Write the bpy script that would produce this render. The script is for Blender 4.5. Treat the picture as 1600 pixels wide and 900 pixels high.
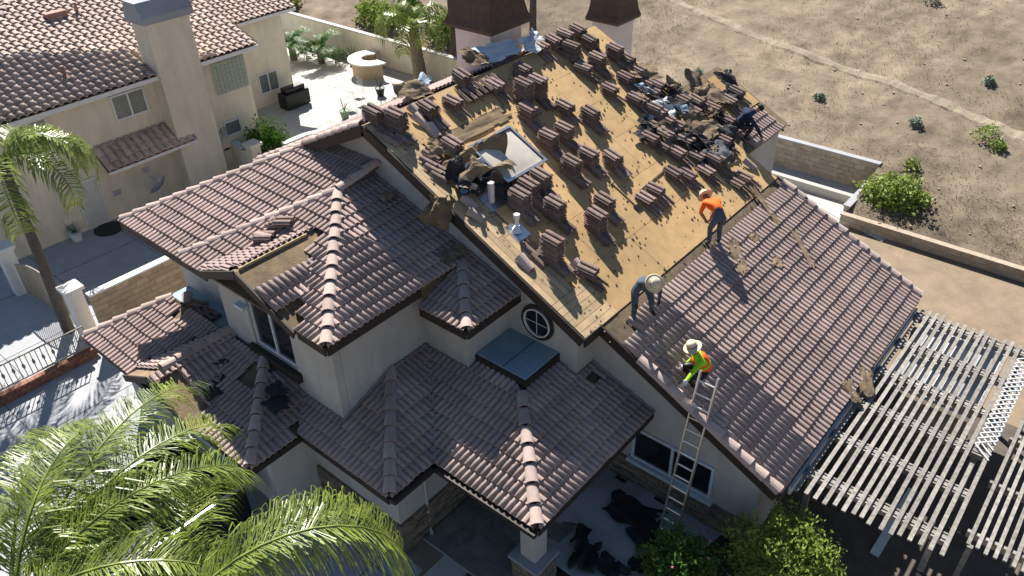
import bpy, bmesh, math, random
from math import sin, cos, tan, pi, radians, atan2, sqrt, hypot
from mathutils import Vector, Matrix, noise
random.seed(7)
for o in list(bpy.data.objects): bpy.data.objects.remove(o)
SC = bpy.context.scene
COL = SC.collection
# ------------------------------------------------------------------ camera
HC = 15.6; F = 1250.8
RT = Vector((0.76551245, 0.64297061, -0.02407244)); UP = Vector((-0.35479359, 0.45303256, 0.81785268)); FW = Vector((-0.53676083, 0.61753567, -0.57492391))
cam = bpy.data.cameras.new('camera'); co = bpy.data.objects.new('camera', cam); COL.objects.link(co)
cam.sensor_width = 36; cam.lens = F / 1600 * 36; cam.clip_start = .1; cam.clip_end = 2000
co.matrix_world = Matrix(((RT.x, UP.x, -FW.x, 0), (RT.y, UP.y, -FW.y, 0), (RT.z, UP.z, -FW.z, HC), (0, 0, 0, 1)))
SC.camera = co
# ------------------------------------------------------------------ sky, sun, exposure
SUN_EL, SUN_AZ = 44.5, -34          # azimuth the light travels towards
W = bpy.data.worlds.new('World'); SC.world = W; W.use_nodes = True
nt = W.node_tree; bg = nt.nodes['Background']; sky = nt.nodes.new('ShaderNodeTexSky')
sky.sky_type = 'NISHITA'; sky.sun_disc = False; sky.sun_elevation = radians(SUN_EL)
sky.sun_rotation = atan2(-cos(radians(SUN_AZ)), -sin(radians(SUN_AZ)))
sky.dust_density = .3; sky.ozone_density = 2.5; sky.altitude = 300
nt.links.new(sky.outputs[0], bg.inputs[0]); bg.inputs[1].default_value = 0.05
sl = bpy.data.lights.new('sun', 'SUN'); sl.energy = 5; sl.angle = radians(.53); sl.color = (1, .945, .86)
so = bpy.data.objects.new('sun', sl); COL.objects.link(so)
LD = Vector((cos(radians(SUN_EL)) * cos(radians(SUN_AZ)), cos(radians(SUN_EL)) * sin(radians(SUN_AZ)), -sin(radians(SUN_EL))))
so.rotation_euler = LD.to_track_quat('-Z', 'Y').to_euler(); so.location = (-40, 40, 50)
SC.view_settings.view_transform = 'Standard'; SC.view_settings.look = 'None'
SC.view_settings.exposure = 1.15; SC.view_settings.gamma = 1
SC.render.resolution_x = 1024; SC.render.resolution_y = 576
# ------------------------------------------------------------------ pixel -> place helpers (a pixel is only a direction)
def ray(x, y): return RT * ((x - 800) / F) - UP * ((y - 450) / F) + FW
CAM = Vector((0, 0, HC))
def onpl(px, n, p0):
    r = ray(*px); n = Vector(n); return CAM + r * (n.dot(Vector(p0) - CAM) / n.dot(r))
def atz(x, y, z): return onpl((x, y), (0, 0, 1), (0, 0, z))
def aty(x, y, Y): return onpl((x, y), (0, 1, 0), (0, Y, 0))
def atx(x, y, X): return onpl((x, y), (1, 0, 0), (X, 0, 0))
KM = .4895                             # main roof pitch
def zmain(x): return 2.6 + KM * (-3.15 - x)
def onmain(x, y, h=0): return onpl((x, y), (KM, 0, 1), (-3.15, 0, 2.6 + h))
# ------------------------------------------------------------------ materials
MATS = {}
def mat(name, col, rough=.8, var=.15, scale=6, bump=0, bscale=None, spec=.3, metal=0, col2=None, big=0, streak=0, attr=False, amt=.18, transl=0, detail=6):
    if name in MATS: return MATS[name]
    m = bpy.data.materials.new(name); m.use_nodes = True; N = m.node_tree.nodes; L = m.node_tree.links
    b = N['Principled BSDF']; b.inputs['Roughness'].default_value = rough; b.inputs['Metallic'].default_value = metal
    b.inputs['Specular IOR Level'].default_value = spec
    tc = N.new('ShaderNodeTexCoord'); nz = N.new('ShaderNodeTexNoise'); nz.inputs['Scale'].default_value = scale; nz.inputs['Detail'].default_value = detail
    nz.inputs['Roughness'].default_value = .65
    geo = N.new('ShaderNodeNewGeometry')
    L.new(geo.outputs['Position'], nz.inputs['Vector'])
    r = N.new('ShaderNodeValToRGB'); r.color_ramp.elements[0].position = .3; r.color_ramp.elements[1].position = .72
    c = Vector(col); c2 = Vector(col2) if col2 else c * (1 + var)
    r.color_ramp.elements[0].color = (*(c * (1 - var)), 1); r.color_ramp.elements[1].color = (*c2, 1)
    L.new(nz.outputs[0], r.inputs[0]); out = r.outputs[0]
    if big:
        n2 = N.new('ShaderNodeTexNoise'); n2.inputs['Scale'].default_value = scale * .08; n2.inputs['Detail'].default_value = 3
        L.new(geo.outputs['Position'], n2.inputs['Vector'])
        mr = N.new('ShaderNodeMapRange'); mr.inputs[1].default_value = .3; mr.inputs[2].default_value = .7; mr.inputs[3].default_value = 1 - big; mr.inputs[4].default_value = 1 + big
        L.new(n2.outputs[0], mr.inputs[0])
        mx = N.new('ShaderNodeVectorMath'); mx.operation = 'SCALE'; L.new(out, mx.inputs[0]); L.new(mr.outputs[0], mx.inputs['Scale']); out = mx.outputs[0]
    if streak:                         # rain streaks: noise stretched down the wall
        mp = N.new('ShaderNodeMapping'); mp.inputs['Scale'].default_value = (1.5, 1.5, .35); L.new(geo.outputs['Position'], mp.inputs[0])
        n4 = N.new('ShaderNodeTexNoise'); n4.inputs['Scale'].default_value = 1.6; n4.inputs['Detail'].default_value = 6; L.new(mp.outputs[0], n4.inputs['Vector'])
        mr = N.new('ShaderNodeMapRange'); mr.inputs[1].default_value = .38; mr.inputs[2].default_value = .62; mr.inputs[3].default_value = 1 - streak; mr.inputs[4].default_value = 1.04
        L.new(n4.outputs[0], mr.inputs[0]); mx = N.new('ShaderNodeVectorMath'); mx.operation = 'SCALE'; L.new(out, mx.inputs[0]); L.new(mr.outputs[0], mx.inputs['Scale']); out = mx.outputs[0]
    if attr:                           # per-piece tone: colour attribute on joined pieces, object random on single ones
        at = N.new('ShaderNodeAttribute'); at.attribute_name = 'tone'; oi = N.new('ShaderNodeObjectInfo')
        ad = N.new('ShaderNodeMath'); ad.operation = 'ADD'; L.new(at.outputs['Fac'], ad.inputs[0]); L.new(oi.outputs['Random'], ad.inputs[1])
        fr = N.new('ShaderNodeMath'); fr.operation = 'FRACT'; L.new(ad.outputs[0], fr.inputs[0])
        mr = N.new('ShaderNodeMapRange'); mr.inputs[3].default_value = 1 - amt; mr.inputs[4].default_value = 1 + amt; L.new(fr.outputs[0], mr.inputs[0])
        mx = N.new('ShaderNodeVectorMath'); mx.operation = 'SCALE'; L.new(out, mx.inputs[0]); L.new(mr.outputs[0], mx.inputs['Scale']); out = mx.outputs[0]
    L.new(out, b.inputs['Base Color'])
    if bump:
        n3 = N.new('ShaderNodeTexNoise'); n3.inputs['Scale'].default_value = bscale or scale * 4; n3.inputs['Detail'].default_value = 5
        L.new(geo.outputs['Position'], n3.inputs['Vector'])
        bp = N.new('ShaderNodeBump'); bp.inputs['Strength'].default_value = bump; bp.inputs['Distance'].default_value = .02
        L.new(n3.outputs[0], bp.inputs['Height']); L.new(bp.outputs[0], b.inputs['Normal'])
    if transl:
        tr = N.new('ShaderNodeBsdfTranslucent'); ms = N.new('ShaderNodeMixShader'); ms.inputs[0].default_value = transl
        L.new(out, tr.inputs[0]); L.new(b.outputs[0], ms.inputs[1]); L.new(tr.outputs[0], ms.inputs[2]); L.new(ms.outputs[0], N['Material Output'].inputs[0])
    MATS[name] = m; return m
TILE = mat('concrete_tile', (.345, .262, .237), .85, .14, 9, .25, 60, attr=True, big=.18, amt=.08)
TILE_N = mat('clay_tile', (.46, .36, .305), .85, .2, 7, .2, 60, attr=True, big=.12)
CAPM = mat('cap_tile', (.41, .32, .285), .85, .14, 8, .2, 60, attr=True)
FELT = mat('felt_paper', (.15, .11, .072), .95, .35, 5, .5, 40, big=.25)
FELTL = mat('felt_dusty', (.20, .145, .09), .95, .3, 4, .6, 30, big=.25)
FELTK = mat('felt_black', (.03, .028, .03), .9, .3, 6, .4)
FASC = mat('fascia_paint', (.035, .026, .022), .6, .2, 5)
PLY = mat('plywood', (.48, .315, .145), .8, .16, 3.2, .15, 40, big=.16, attr=True, amt=.05)
PLANK = mat('board', (.44, .32, .19), .85, .22, 5, .2, 50, attr=True)
STUC = mat('stucco', (.46, .44, .41), .95, .07, 3, .5, 90, big=.1, streak=.06)
STUCW = mat('stucco_pale', (.66, .57, .54), .95, .08, 3, .4, 80, big=.06)
STUCN = mat('stucco_cream', (.72, .645, .51), .95, .07, 2, .4, 80, big=.1, streak=.06)
TRIMB = mat('trim_blue', (.58, .64, .68), .6, .08, 5)
WHITE = mat('white_paint', (.68, .68, .67), .6, .06, 5)
GLASS = mat('window_glass', (.015, .018, .022), .08, .2, 1, spec=.6)
GLASSB = mat('glass_block', (.30, .36, .30), .25, .2, 14, spec=.6)
BLUEFLAT = mat('blue_flat_roof', (.25, .36, .42), .7, .12, 2, .1, 30, big=.15)
STONE = mat('ledge_stone', (.22, .17, .125), .9, .35, 7, .6, 30, attr=True)
CONC = mat('concrete', (.44, .43, .40), .9, .08, 2, .15, 60, big=.12)
CONCG = mat('concrete_grey', (.34, .35, .37), .9, .1, 2, .15, 60, big=.15)
BLOCK = mat('tan_block', (.45, .345, .235), .95, .15, 8, .4, 70, attr=True)
BLOCKG = mat('grey_block', (.36, .30, .235), .95, .18, 6, .4, 60, attr=True)
DIRT = mat('dirt', (.235, .18, .125), 1, .22, 1.4, .7, 22, big=.16)
HILLM = mat('dry_hillside', (.14, .108, .076), 1, .3, 1.0, .9, 9, col2=(.26, .207, .148), big=.36, detail=9)
PATHM = mat('path_dust', (.28, .23, .17), 1, .15, 3, .4, 40)
STRAW = mat('dry_straw', (.30, .24, .155), .95, .3, 9)
SCRUB = mat('grey_scrub', (.22, .19, .155), .95, .35, 9)
WOODG = mat('weathered_wood', (.235, .22, .20), .7, .4, 9, .3, 60, attr=True)
METAL = mat('aluminium', (.72, .72, .72), .32, .05, 5, metal=1)
GALV = mat('galvanised', (.55, .56, .58), .4, .15, 6, metal=.8)
IRON = mat('iron_paint', (.30, .27, .22), .6, .15, 6)
BLACK = mat('black_plastic', (.012, .012, .014), .45, .3, 5)
ORANGE = mat('hiviz_orange', (.85, .13, .01), .8, .1, 10)
LIME = mat('hiviz_lime', (.30, .62, .02), .8, .1, 10)
NAVY = mat('navy_cloth', (.012, .022, .06), .9, .25, 10)
DENIM = mat('denim', (.065, .085, .125), .9, .3, 14)
DENIML = mat('denim_faded', (.06, .085, .12), .9, .3, 14)
SKIN = mat('skin', (.30, .15, .09), .6, .08, 10)
STRAWH = mat('straw_hat', (.62, .53, .38), .9, .2, 30)
BOOT = mat('boot', (.04, .03, .022), .8, .3, 12)
HAIR = mat('hair', (.012, .01, .009), .7, .2, 20)
LEAFP = mat('palm_leaf', (.11, .18, .025), .38, .45, 2.5, spec=.6, col2=(.32, .39, .065), transl=.28)
LEAFG = mat('shrub_leaf', (.045, .12, .018), .5, .35, 5, col2=(.11, .22, .03), transl=.25)
LEAFY = mat('light_leaf', (.17, .26, .04), .5, .3, 5, col2=(.26, .34, .06), transl=.3)
LEAFS = mat('sage_leaf', (.16, .22, .15), .7, .25, 5)
TRUNK = mat('palm_trunk', (.21, .165, .125), .95, .3, 9, .8, 30)
TRUNKD = mat('dark_trunk', (.10, .085, .075), .95, .3, 9, .8, 30)
TARP = mat('blue_tarp', (.25, .33, .42), .7, .15, 3)
PINK = mat('copper_pipe_paint', (.32, .17, .14), .7, .2, 5)
GRASS = mat('lawn', (.18, .20, .04), .95, .3, 6, .5, 50)
FLAG = mat('flagstone', (.20, .19, .17), .85, .25, 3, .3, 40, attr=True)
BRICKR = mat('red_brick', (.25, .12, .075), .9, .3, 9, .4, attr=True)
CARRED = mat('car_paint', (.22, .012, .01), .3, .05, 3, spec=.6)
WHITESHEET = mat('pale_sheet', (.46, .49, .51), .5, .12, 4)
MULCH = mat('mulch', (.06, .045, .035), 1, .4, 6, .8, 30)
# ------------------------------------------------------------------ mesh helpers
class MB:
    def __init__(s): s.v = []; s.f = []; s.t = []; s.m = []
    def add(s, vs, fs, tone=.5, mi=0):
        o = len(s.v); s.v += [tuple(v) for v in vs]; s.f += [tuple(i + o for i in f) for f in fs]; s.t += [tone] * len(fs); s.m += [mi] * len(fs); return s
    def box(s, c, d, rz=0, M=None, tone=.5, mi=0):
        x, y, z = d[0] / 2, d[1] / 2, d[2] / 2
        vs = [Vector((a * x, b * y, e * z)) for e in (-1, 1) for a, b in ((-1, -1), (1, -1), (1, 1), (-1, 1))]
        R = M if M else Matrix.Rotation(rz, 3, 'Z')
        vs = [R @ v + Vector(c) for v in vs]
        return s.add(vs, [(3, 2, 1, 0), (4, 5, 6, 7), (0, 1, 5, 4), (1, 2, 6, 5), (2, 3, 7, 6), (3, 0, 4, 7)], tone, mi)
    def b2(s, lo, hi, **k): return s.box([(a + b) / 2 for a, b in zip(lo, hi)], [abs(b - a) for a, b in zip(lo, hi)], **k)
    def prism(s, pts, ext, tone=.5, mi=0):
        n = len(pts); e = Vector(ext); P = [Vector(p) for p in pts]
        nr = Vector((0, 0, 0))
        for i in range(n): nr += P[i].cross(P[(i + 1) % n])
        if nr.dot(e) > 0: P = P[::-1]
        return s.add(P + [p + e for p in P], [tuple(range(n)), tuple(range(2 * n - 1, n - 1, -1))] + [((i + 1) % n, i, i + n, (i + 1) % n + n) for i in range(n)], tone, mi)
    def bar(s, a, b, w, h, up=(0, 0, 1), tone=.5, mi=0):     # box from a to b
        a = Vector(a); b = Vector(b); d = (b - a); l = d.length; d.normalize(); u = Vector(up); sd = d.cross(u)
        if sd.length < 1e-4: sd = d.cross(Vector((0, 1, 0)))
        sd.normalize(); u = sd.cross(d)
        M = Matrix((d, sd, u)).transposed()
        return s.box((a + b) / 2, (l, w, h), M=M, tone=tone, mi=mi)
    def tube(s, path, rad, n=8, cap=True, tone=.5, mi=0):
        P = [Vector(p) for p in path]; R = rad if isinstance(rad, (list, tuple)) else [rad] * len(P)
        rings = []; u = None
        for i, p in enumerate(P):
            d = (P[min(i + 1, len(P) - 1)] - P[max(i - 1, 0)]).normalized()
            if u is None: u = d.orthogonal().normalized()
            u = (u - d * u.dot(d)).normalized(); w = d.cross(u)
            rings.append([p + (u * cos(2 * pi * k / n) + w * sin(2 * pi * k / n)) * R[i] for k in range(n)])
        vs = [v for r in rings for v in r]; fs = []
        for i in range(len(P) - 1):
            for k in range(n): fs.append((i * n + k, i * n + (k + 1) % n, (i + 1) * n + (k + 1) % n, (i + 1) * n + k))
        if cap: fs += [tuple(range(n - 1, -1, -1)), tuple(range((len(P) - 1) * n, len(P) * n))]
        return s.add(vs, fs, tone, mi)
    def lathe(s, c, prof, n=20, M=None, tone=.5, mi=0):      # prof: (r, z)
        vs = []; fs = []
        for r, z in prof:
            for k in range(n):
                v = Vector((r * cos(2 * pi * k / n), r * sin(2 * pi * k / n), z)); vs.append((M @ v if M else v) + Vector(c))
        for i in range(len(prof) - 1):
            for k in range(n): fs.append((i * n + k, i * n + (k + 1) % n, (i + 1) * n + (k + 1) % n, (i + 1) * n + k))
        fs += [tuple(range(n - 1, -1, -1)), tuple(range((len(prof) - 1) * n, len(prof) * n))]
        return s.add(vs, fs, tone, mi)
    def mesh(s, name):
        me = bpy.data.meshes.new(name); me.from_pydata(s.v, [], s.f)
        a = me.attributes.new('tone', 'FLOAT', 'FACE'); a.data.foreach_set('value', s.t)
        me.polygons.foreach_set('material_index', s.m); me.update(); return me
    def build(s, name, m, parent=None, smooth=False, loc=None):
        me = s.mesh(name)
        for x in (m if isinstance(m, (list, tuple)) else [m]): me.materials.append(x)
        if smooth: me.polygons.foreach_set('use_smooth', [True] * len(me.polygons))
        return link(name, me, parent, loc)
def link(name, me, parent=None, loc=None):
    o = bpy.data.objects.new(name, me); COL.objects.link(o)
    if loc is not None: o.location = loc
    if parent is not None: o.parent = parent; o.matrix_parent_inverse = PINV(parent)
    return o
def PINV(p):                            # children are given in world coordinates
    M = Matrix.Translation(p.location) @ p.rotation_euler.to_matrix().to_4x4()
    return M.inverted()
def thing(name, label, cat, loc=(0, 0, 0), group=None):
    o = bpy.data.objects.new(name, None); COL.objects.link(o); o.location = loc; o.empty_display_size = .2
    return tag(o, label, cat, group)
def tag(o, label, cat, group=None):
    o['label'] = label; o['category'] = cat
    if group: o['group'] = group
    return o
def struct(o): o['kind'] = 'structure'; return o
def bevel(o, w=.01, seg=1):
    md = o.modifiers.new('bevel', 'BEVEL'); md.width = w; md.segments = seg; md.limit_method = 'ANGLE'; return o
# ================================================================== ground and terrain
def sheet(name, pts, m, z=None):
    b = MB(); P = [(p[0], p[1], z if z is not None else p[2]) for p in pts]
    n = Vector((0, 0, 0))
    for i in range(len(P)): n += Vector(P[i]).cross(Vector(P[(i + 1) % len(P)]))
    if n.z < 0: P = P[::-1]
    b.add(P, [tuple(range(len(P)))]); return struct(b.build(name, m))
sheet('ground', [(-400, -300), (300, -300), (300, 29.35), (-400, 29.35)], DIRT, 0)
sheet('side_yard_concrete', [(-30, -4), (-22.8, -4), (-22.8, 16.5), (-30, 16.5)], CONCG, .004)
sheet('back_patio_concrete', [(-60, 17), (-24.5, 17), (-24.5, 28.9), (-60, 28.9)], CONC, .008)
sheet('driveway', [(-22.4, -8), (-9.0, -8), (-9.0, 7), (-22.4, 7)], CONCG, .004)
sheet('front_walk', [(-8.9, -4), (-8.2, -4), (-8.2, 8.2), (-8.9, 8.2)], CONC, .008)
sheet('front_bed', [(-8.15, 2), (-2.5, 2), (-2.5, 12.1), (-8.15, 12.1)], MULCH, .006)
sheet('side_path', [(-12.9, 20.3), (-7.2, 20.3), (-7.2, 30.9), (-12.9, 30.9)], CONC, .006)
sheet('lawn', [(-30.2, 24.9), (-24.6, 24.9), (-24.6, 28.8), (-30.2, 28.8)], GRASS, .012)
SH = .23
def hplane(y): return .45 + (y - 27.7) * SH
def onhill(x, y, h=0): return onpl((x, y), (0, -SH, 1), (0, 27.7, .45 + h))
def hillz(x, y, r=1): return hplane(y) + (noise.fractal(Vector((x * .3, y * .3, 0)), 1, 2, 5) * .16 + noise.noise(Vector((x * 1.9, y * 1.9, 3))) * .045 + noise.noise(Vector((x * 4.5, y * 4.5, 7))) * .03) * r
def hill(x0, x1, ys, nx, ny, seed):
    b = MB(); vs = []; fs = []
    for j in range(ny + 1):
        for i in range(nx + 1):
            x = x0 + (x1 - x0) * i / nx; y = ys + 72 * (j / ny) ** 1.35; r = min(1, (y - ys) / 1.5)
            z = hillz(x, y, r)
            vs.append((x, y, z))
    for j in range(ny):
        for i in range(nx): a = j * (nx + 1) + i; fs.append((a, a + 1, a + nx + 2, a + nx + 1))
    b.add(vs, fs); return struct(b.build('hillside', HILLM, smooth=True))
hill(-80, -14, 29.3, 150, 150, 1); hill(-14, -7.5, 30.95, 40, 190, 2); hill(-7.5, 24, 27.75, 130, 200, 3)
sheet('far_hill', [(-400, 101, hplane(101) - .3), (300, 101, hplane(101) - .3), (300, 500, 90), (-400, 500, 90)], HILLM)
# ================================================================== roofs
K4 = .345
ALLT = []            # whole tiles waiting to be placed: (distance, matrix, deck, kind)
TW, TE, TL = .307, .335, .42
def tile_profile(rolls=2, w=TW, h=.05):
    pts = []
    for r in range(rolls):
        x0 = w * r / rolls; rw = w / rolls
        pts.append((x0, 0))
        for k in range(5):
            a = pi * (k / 4); pts.append((x0 + rw * (.14 + .72 * (1 - cos(a)) / 2), .004 + h * (sin(a) ** .7 if 0 < k < 4 else 0)))
    pts.append((w, 0)); return pts
PROF = {'main': tile_profile(), 'nbr': tile_profile(1, .30, .075)}
TWK = {'main': TW, 'nbr': .30}
TH = .036
def tile_mesh(kind):
    b = MB(); pr = PROF[kind]; n = len(pr)
    lo = [(x, 0, z + .06) for x, z in pr]; hi = [(x, TL, z) for x, z in pr]; dn = [(x, 0, z + .06 - TH) for x, z in pr]
    dh = [(x, TL, z - TH) for x, z in pr]
    vs = lo + hi + dn + dh; fs = [(i, i + 1, n + i + 1, n + i) for i in range(n - 1)] + [(2 * n + i, 2 * n + i + 1, i + 1, i) for i in range(n - 1)]
    fs += [(0, n, 3 * n, 2 * n), (n - 1, 2 * n - 1 + 2 * n - n + n, 4 * n - 1, 2 * n - 1)][:1]
    b.add(vs, fs); me = b.mesh('roof_tile'); me.materials.append(TILE if kind == 'main' else TILE_N)
    me.polygons.foreach_set('use_smooth', [i < n - 1 for i in range(len(me.polygons))]); return me
TMESH = {k: tile_mesh(k) for k in PROF}
def interval(poly, a):
    ys = []
    n = len(poly)
    for i in range(n):
        (a0, b0), (a1, b1) = poly[i], poly[(i + 1) % n]
        if abs(a1 - a0) < 1e-9: continue
        if min(a0, a1) - 1e-9 <= a <= max(a0, a1) + 1e-9: ys.append(b0 + (b1 - b0) * (a - a0) / (a1 - a0))
    return (min(ys), max(ys)) if len(ys) > 1 else None
def lay(field, poly3, e, kind, deck, skip=None, lift=.03, jit=.004, a_off=0):
    """tiles on the plane of poly3 (first point on the eave); e = eave direction; upslope is inside the polygon"""
    P = [Vector(p) for p in poly3]; e = Vector(e).normalized(); n = Vector((0, 0, 0))
    for i in range(len(P)): n += P[i].cross(P[(i + 1) % len(P)])
    n.normalize()
    if n.z < 0: n = -n
    s = n.cross(e); O = P[0] + n * lift
    poly = [((p - P[0]).dot(e), (p - P[0]).dot(s)) for p in P]
    a0 = min(a for a, b in poly); a1 = max(a for a, b in poly); b1 = max(b for a, b in poly); b0m = min(b for a, b in poly)
    M3 = Matrix((e, s, n)).transposed()
    if e.cross(s).dot(n) < 0: raise Exception('hand')
    pr = PROF[kind]; w = TWK[kind]
    for j in range(int((b1 - b0m) / TE) + 1):
        bb = b0m + j * TE - .05
        for i in range(int((a1 - a0) / w) + 2):
            aa = a0 + (i - 1) * w + a_off
            c = O + e * (aa + w / 2) + s * (bb + TL / 2)
            if skip and skip(c): continue
            full = True
            for (a, b) in ((aa, bb + .06), (aa + w, bb + .06), (aa, bb + TL - .09), (aa + w, bb + TL - .09)):
                iv = interval(poly, a)
                if not iv or b < iv[0] - .02 or b > iv[1] + .02: full = False
            if full:
                rot = Matrix.Rotation(random.gauss(0, .006), 3, 'Z'); o = O + e * (aa + random.gauss(0, jit)) + s * (bb + random.gauss(0, jit)) + n * random.uniform(0, .006)
                ALLT.append(((o - CAM).length, Matrix.Translation(o) @ (M3 @ rot).to_4x4(), deck, kind))
            else:
                top = []
                for x, z in pr:
                    iv = interval(poly, aa + x)
                    if not iv: top.append(None); continue
                    l = max(bb, iv[0] - .05); h = min(bb + TL, iv[1])
                    if h - l < .01: top.append(None); continue
                    f = lambda b: z + .06 * (1 - (b - bb) / TL)
                    q = lambda b, dz=0: O + e * (aa + x) + s * b + n * (f(b) + dz)
                    top.append((q(l), q(h), q(l, -TH)))
                tone = random.random()
                for a, b in zip(top[:-1], top[1:]):
                    if a and b: field.add([a[0], b[0], b[1], a[1], a[2], b[2]], [(0, 1, 2, 3), (4, 5, 1, 0)], tone)
def place_tiles(field, kind, limit=300):
    L = sorted([t for t in ALLT if t[3] == kind], key=lambda t: t[0]); me = TMESH[kind]
    src = [v.co.copy() for v in me.vertices]; fs = [tuple(p.vertices) for p in me.polygons]
    for k, (d, M, deck, _) in enumerate(L):
        if k < limit:
            o = bpy.data.objects.new('roof_tile', me); COL.objects.link(o); o.parent = deck; o.matrix_world = M
        else: field.add([M @ v for v in src], fs, random.random())
def cap_mesh(r0=.15, r1=.12, L=.42, n=8):
    b = MB(); vs = []; fs = []
    for k in range(2):
        for rr, zz in ((r0, 0), (r1, L)):
            for i in range(n + 1):
                a = pi * i / n; q = rr - .022 * k
                vs.append((zz, q * cos(a), q * sin(a) * .9 + (.02 if zz == 0 else -.01)))
    m = n + 1
    for i in range(n):
        fs.append((i, i + 1, m + i + 1, m + i)[::-1]); fs.append((2 * m + i, 2 * m + i + 1, 3 * m + i + 1, 3 * m + i)); fs.append((i, i + 1, 2 * m + i + 1, 2 * m + i)); fs.append((m + i, m + i + 1, 3 * m + i + 1, 3 * m + i)[::-1])
    b.add(vs, fs); me = b.mesh('ridge_cap'); me.materials.append(CAPM); me.polygons.foreach_set('use_smooth', [False] * len(me.polygons)); return me
CAPME = cap_mesh()
def caps(deck, P, Q, step=.36, drop=.02, skip=(), scale=1):
    P = Vector(P); Q = Vector(Q); d = Q - P; l = d.length; d.normalize(); sd = Vector((0, 0, 1)).cross(d).normalized(); u = d.cross(sd)
    n = max(1, int(l / step))
    for i in range(n):
        if i in skip: continue
        o = bpy.data.objects.new('ridge_cap', CAPME); COL.objects.link(o); o.parent = deck
        R = Matrix((d, sd, u)).transposed() @ Matrix.Rotation(random.gauss(0, .012), 3, 'Z')
        o.matrix_world = Matrix.Translation(P + d * (i * l / n) - u * drop + sd * random.gauss(0, .006)) @ R.to_4x4() @ Matrix.Scale(scale, 4)
def deckpoly(house, pts, m=FELT, t=.12, name='roof_deck'):
    b = MB(); P = [Vector(p) for p in pts]; n = Vector((0, 0, 0))
    for i in range(len(P)): n += P[i].cross(P[(i + 1) % len(P)])
    n.normalize(); n = n if n.z > 0 else -n
    b.prism(P, -n * t); return b.build(name, m, house)
def fascia(house, a, b, h=.22, t=.045, out=(0, -1, 0), dz=.03, m=None):
    a = Vector(a); b = Vector(b); o = Vector(out) * t * .6
    return MB().bar(a + o + Vector((0, 0, dz - h / 2)), b + o + Vector((0, 0, dz - h / 2)), t, h).build('fascia', m or FASC, house)
# ================================================================== the house being reroofed
H = thing('main_house', 'two-storey beige stucco house with half its brown tile roof stripped to plywood', 'house', (-11, 13, 0))
FIELD = MB()
XR, XE = -14.14, -3.15
YU, YL, YF = 11.1, 11.72, 20.5
zR = zmain(XR)
# lower tiled part and upper plywood part of the big plane
d_low = deckpoly(H, [(XE, YL, 2.6), (XE, YF, 2.6), (-7.7, YF, zmain(-7.7)), (-7.7, YL, zmain(-7.7))])
d_up = deckpoly(H, [(-7.7, YU, zmain(-7.7)), (-7.7, YF, zmain(-7.7)), (XR, YF, zR), (XR, YU, zR)], FELTL, .14)
# far extension of the plane
d_ext = deckpoly(H, [(-8.6, YF, zmain(-8.6)), (-8.6, 23.2, zmain(-8.6)), (-11.2, 23.2, zmain(-11.2)), (-11.2, YF, zmain(-11.2))], FELTL, .14)
ZB = zR - KM * 5.3
d_back = deckpoly(H, [(XR, YU, zR), (XR, YF, zR), (XR - 5.3, YF, ZB), (XR - 5.3, YU, ZB)], FELT, .12)
nM = Vector((KM, 0, 1)).normalized(); sM = Vector((-1, 0, KM)).normalized()
felt_edge = lambda c: c.x < -7.36 - .2 * noise.noise(Vector((c.y * 1.3, 2, 0))) or (c.x < -6.9 and c.y < 12.3)
lay(FIELD, [(XE, YL, 2.6), (XE, YF, 2.6), (-7.5, YF, zmain(-7.5)), (-7.5, YL, zmain(-7.5))], (0, 1, 0), 'main', d_low, felt_edge)
caps(d_low, (XE + .02, YL + .02, 2.66), (-6.6, YL + .02, zmain(-6.6) + .06), scale=1.0)
caps(d_low, (XE + .02, YF - .02, 2.66), (-7.4, YF - .02, zmain(-7.4) + .06), scale=1.0)
lay(FIELD, [(-8.62, 20.9, zmain(-8.62)), (-8.62, 23.2, zmain(-8.62)), (-9.5, 23.2, zmain(-9.5)), (-9.5, 20.9, zmain(-9.5))], (0, 1, 0), 'main', d_ext, lambda c: c.y > 22.6)
lay(FIELD, [(XR - 5.3, YF, ZB), (XR - 5.3, YU + .05, ZB), (XR - .7, YU + .05, zR - .7 * KM), (XR - .7, YF, zR - .7 * KM)], (0, -1, 0), 'main', d_back)
# plywood sheets with open joints
ply_top = .018
def slab_on_main(b, x0, x1, y0, y1, t, lift, tone):
    P = [Vector((x, y, zmain(x))) + nM * lift for x, y in ((x0, y0), (x1, y0), (x1, y1), (x0, y1))]; b.prism(P, nM * t, tone)
dx = 1.22 * cos(math.atan(KM)); rows = []
x = -7.62
r = 0
while x > XR + .02:
    x2 = max(XR + .01, x - dx); y = YU + .9 - (1.22 if r % 2 else 0)
    while y < YF - .02:
        ya = max(y, YU + .85); yb = min(y + 2.44, YF - .02)
        if yb - ya > .1:
            b = MB(); slab_on_main(b, x - .004, x2 + .004, ya + .004, yb - .004, ply_top, .002 + random.uniform(0, .004), random.random()); b.build('plywood_sheet', PLY, d_up)
        y += 2.44
    x -= dx; r += 1
xx = -7.62                                # boards along the near rake, some running across at the bottom corner
for i in range(6):
    b = MB(); slab_on_main(b, xx - .004, xx - .15, YU + .02, YU + 1.25 + random.uniform(-.1, .15), .022, .008, random.random()); b.build('board', PLANK, d_up); xx -= .155
for i in range(5):
    x0 = xx
    while x0 > XR + .3:
        ln = random.uniform(1.6, 2.6); x1 = max(x0 - ln, XR + .02)
        b = MB(); slab_on_main(b, x0 - .005, x1 + .005, YU + .02 + i * .165, YU + .175 + i * .165, .02, .006, random.random()); b.build('board', PLANK, d_up); x0 = x1
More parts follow.
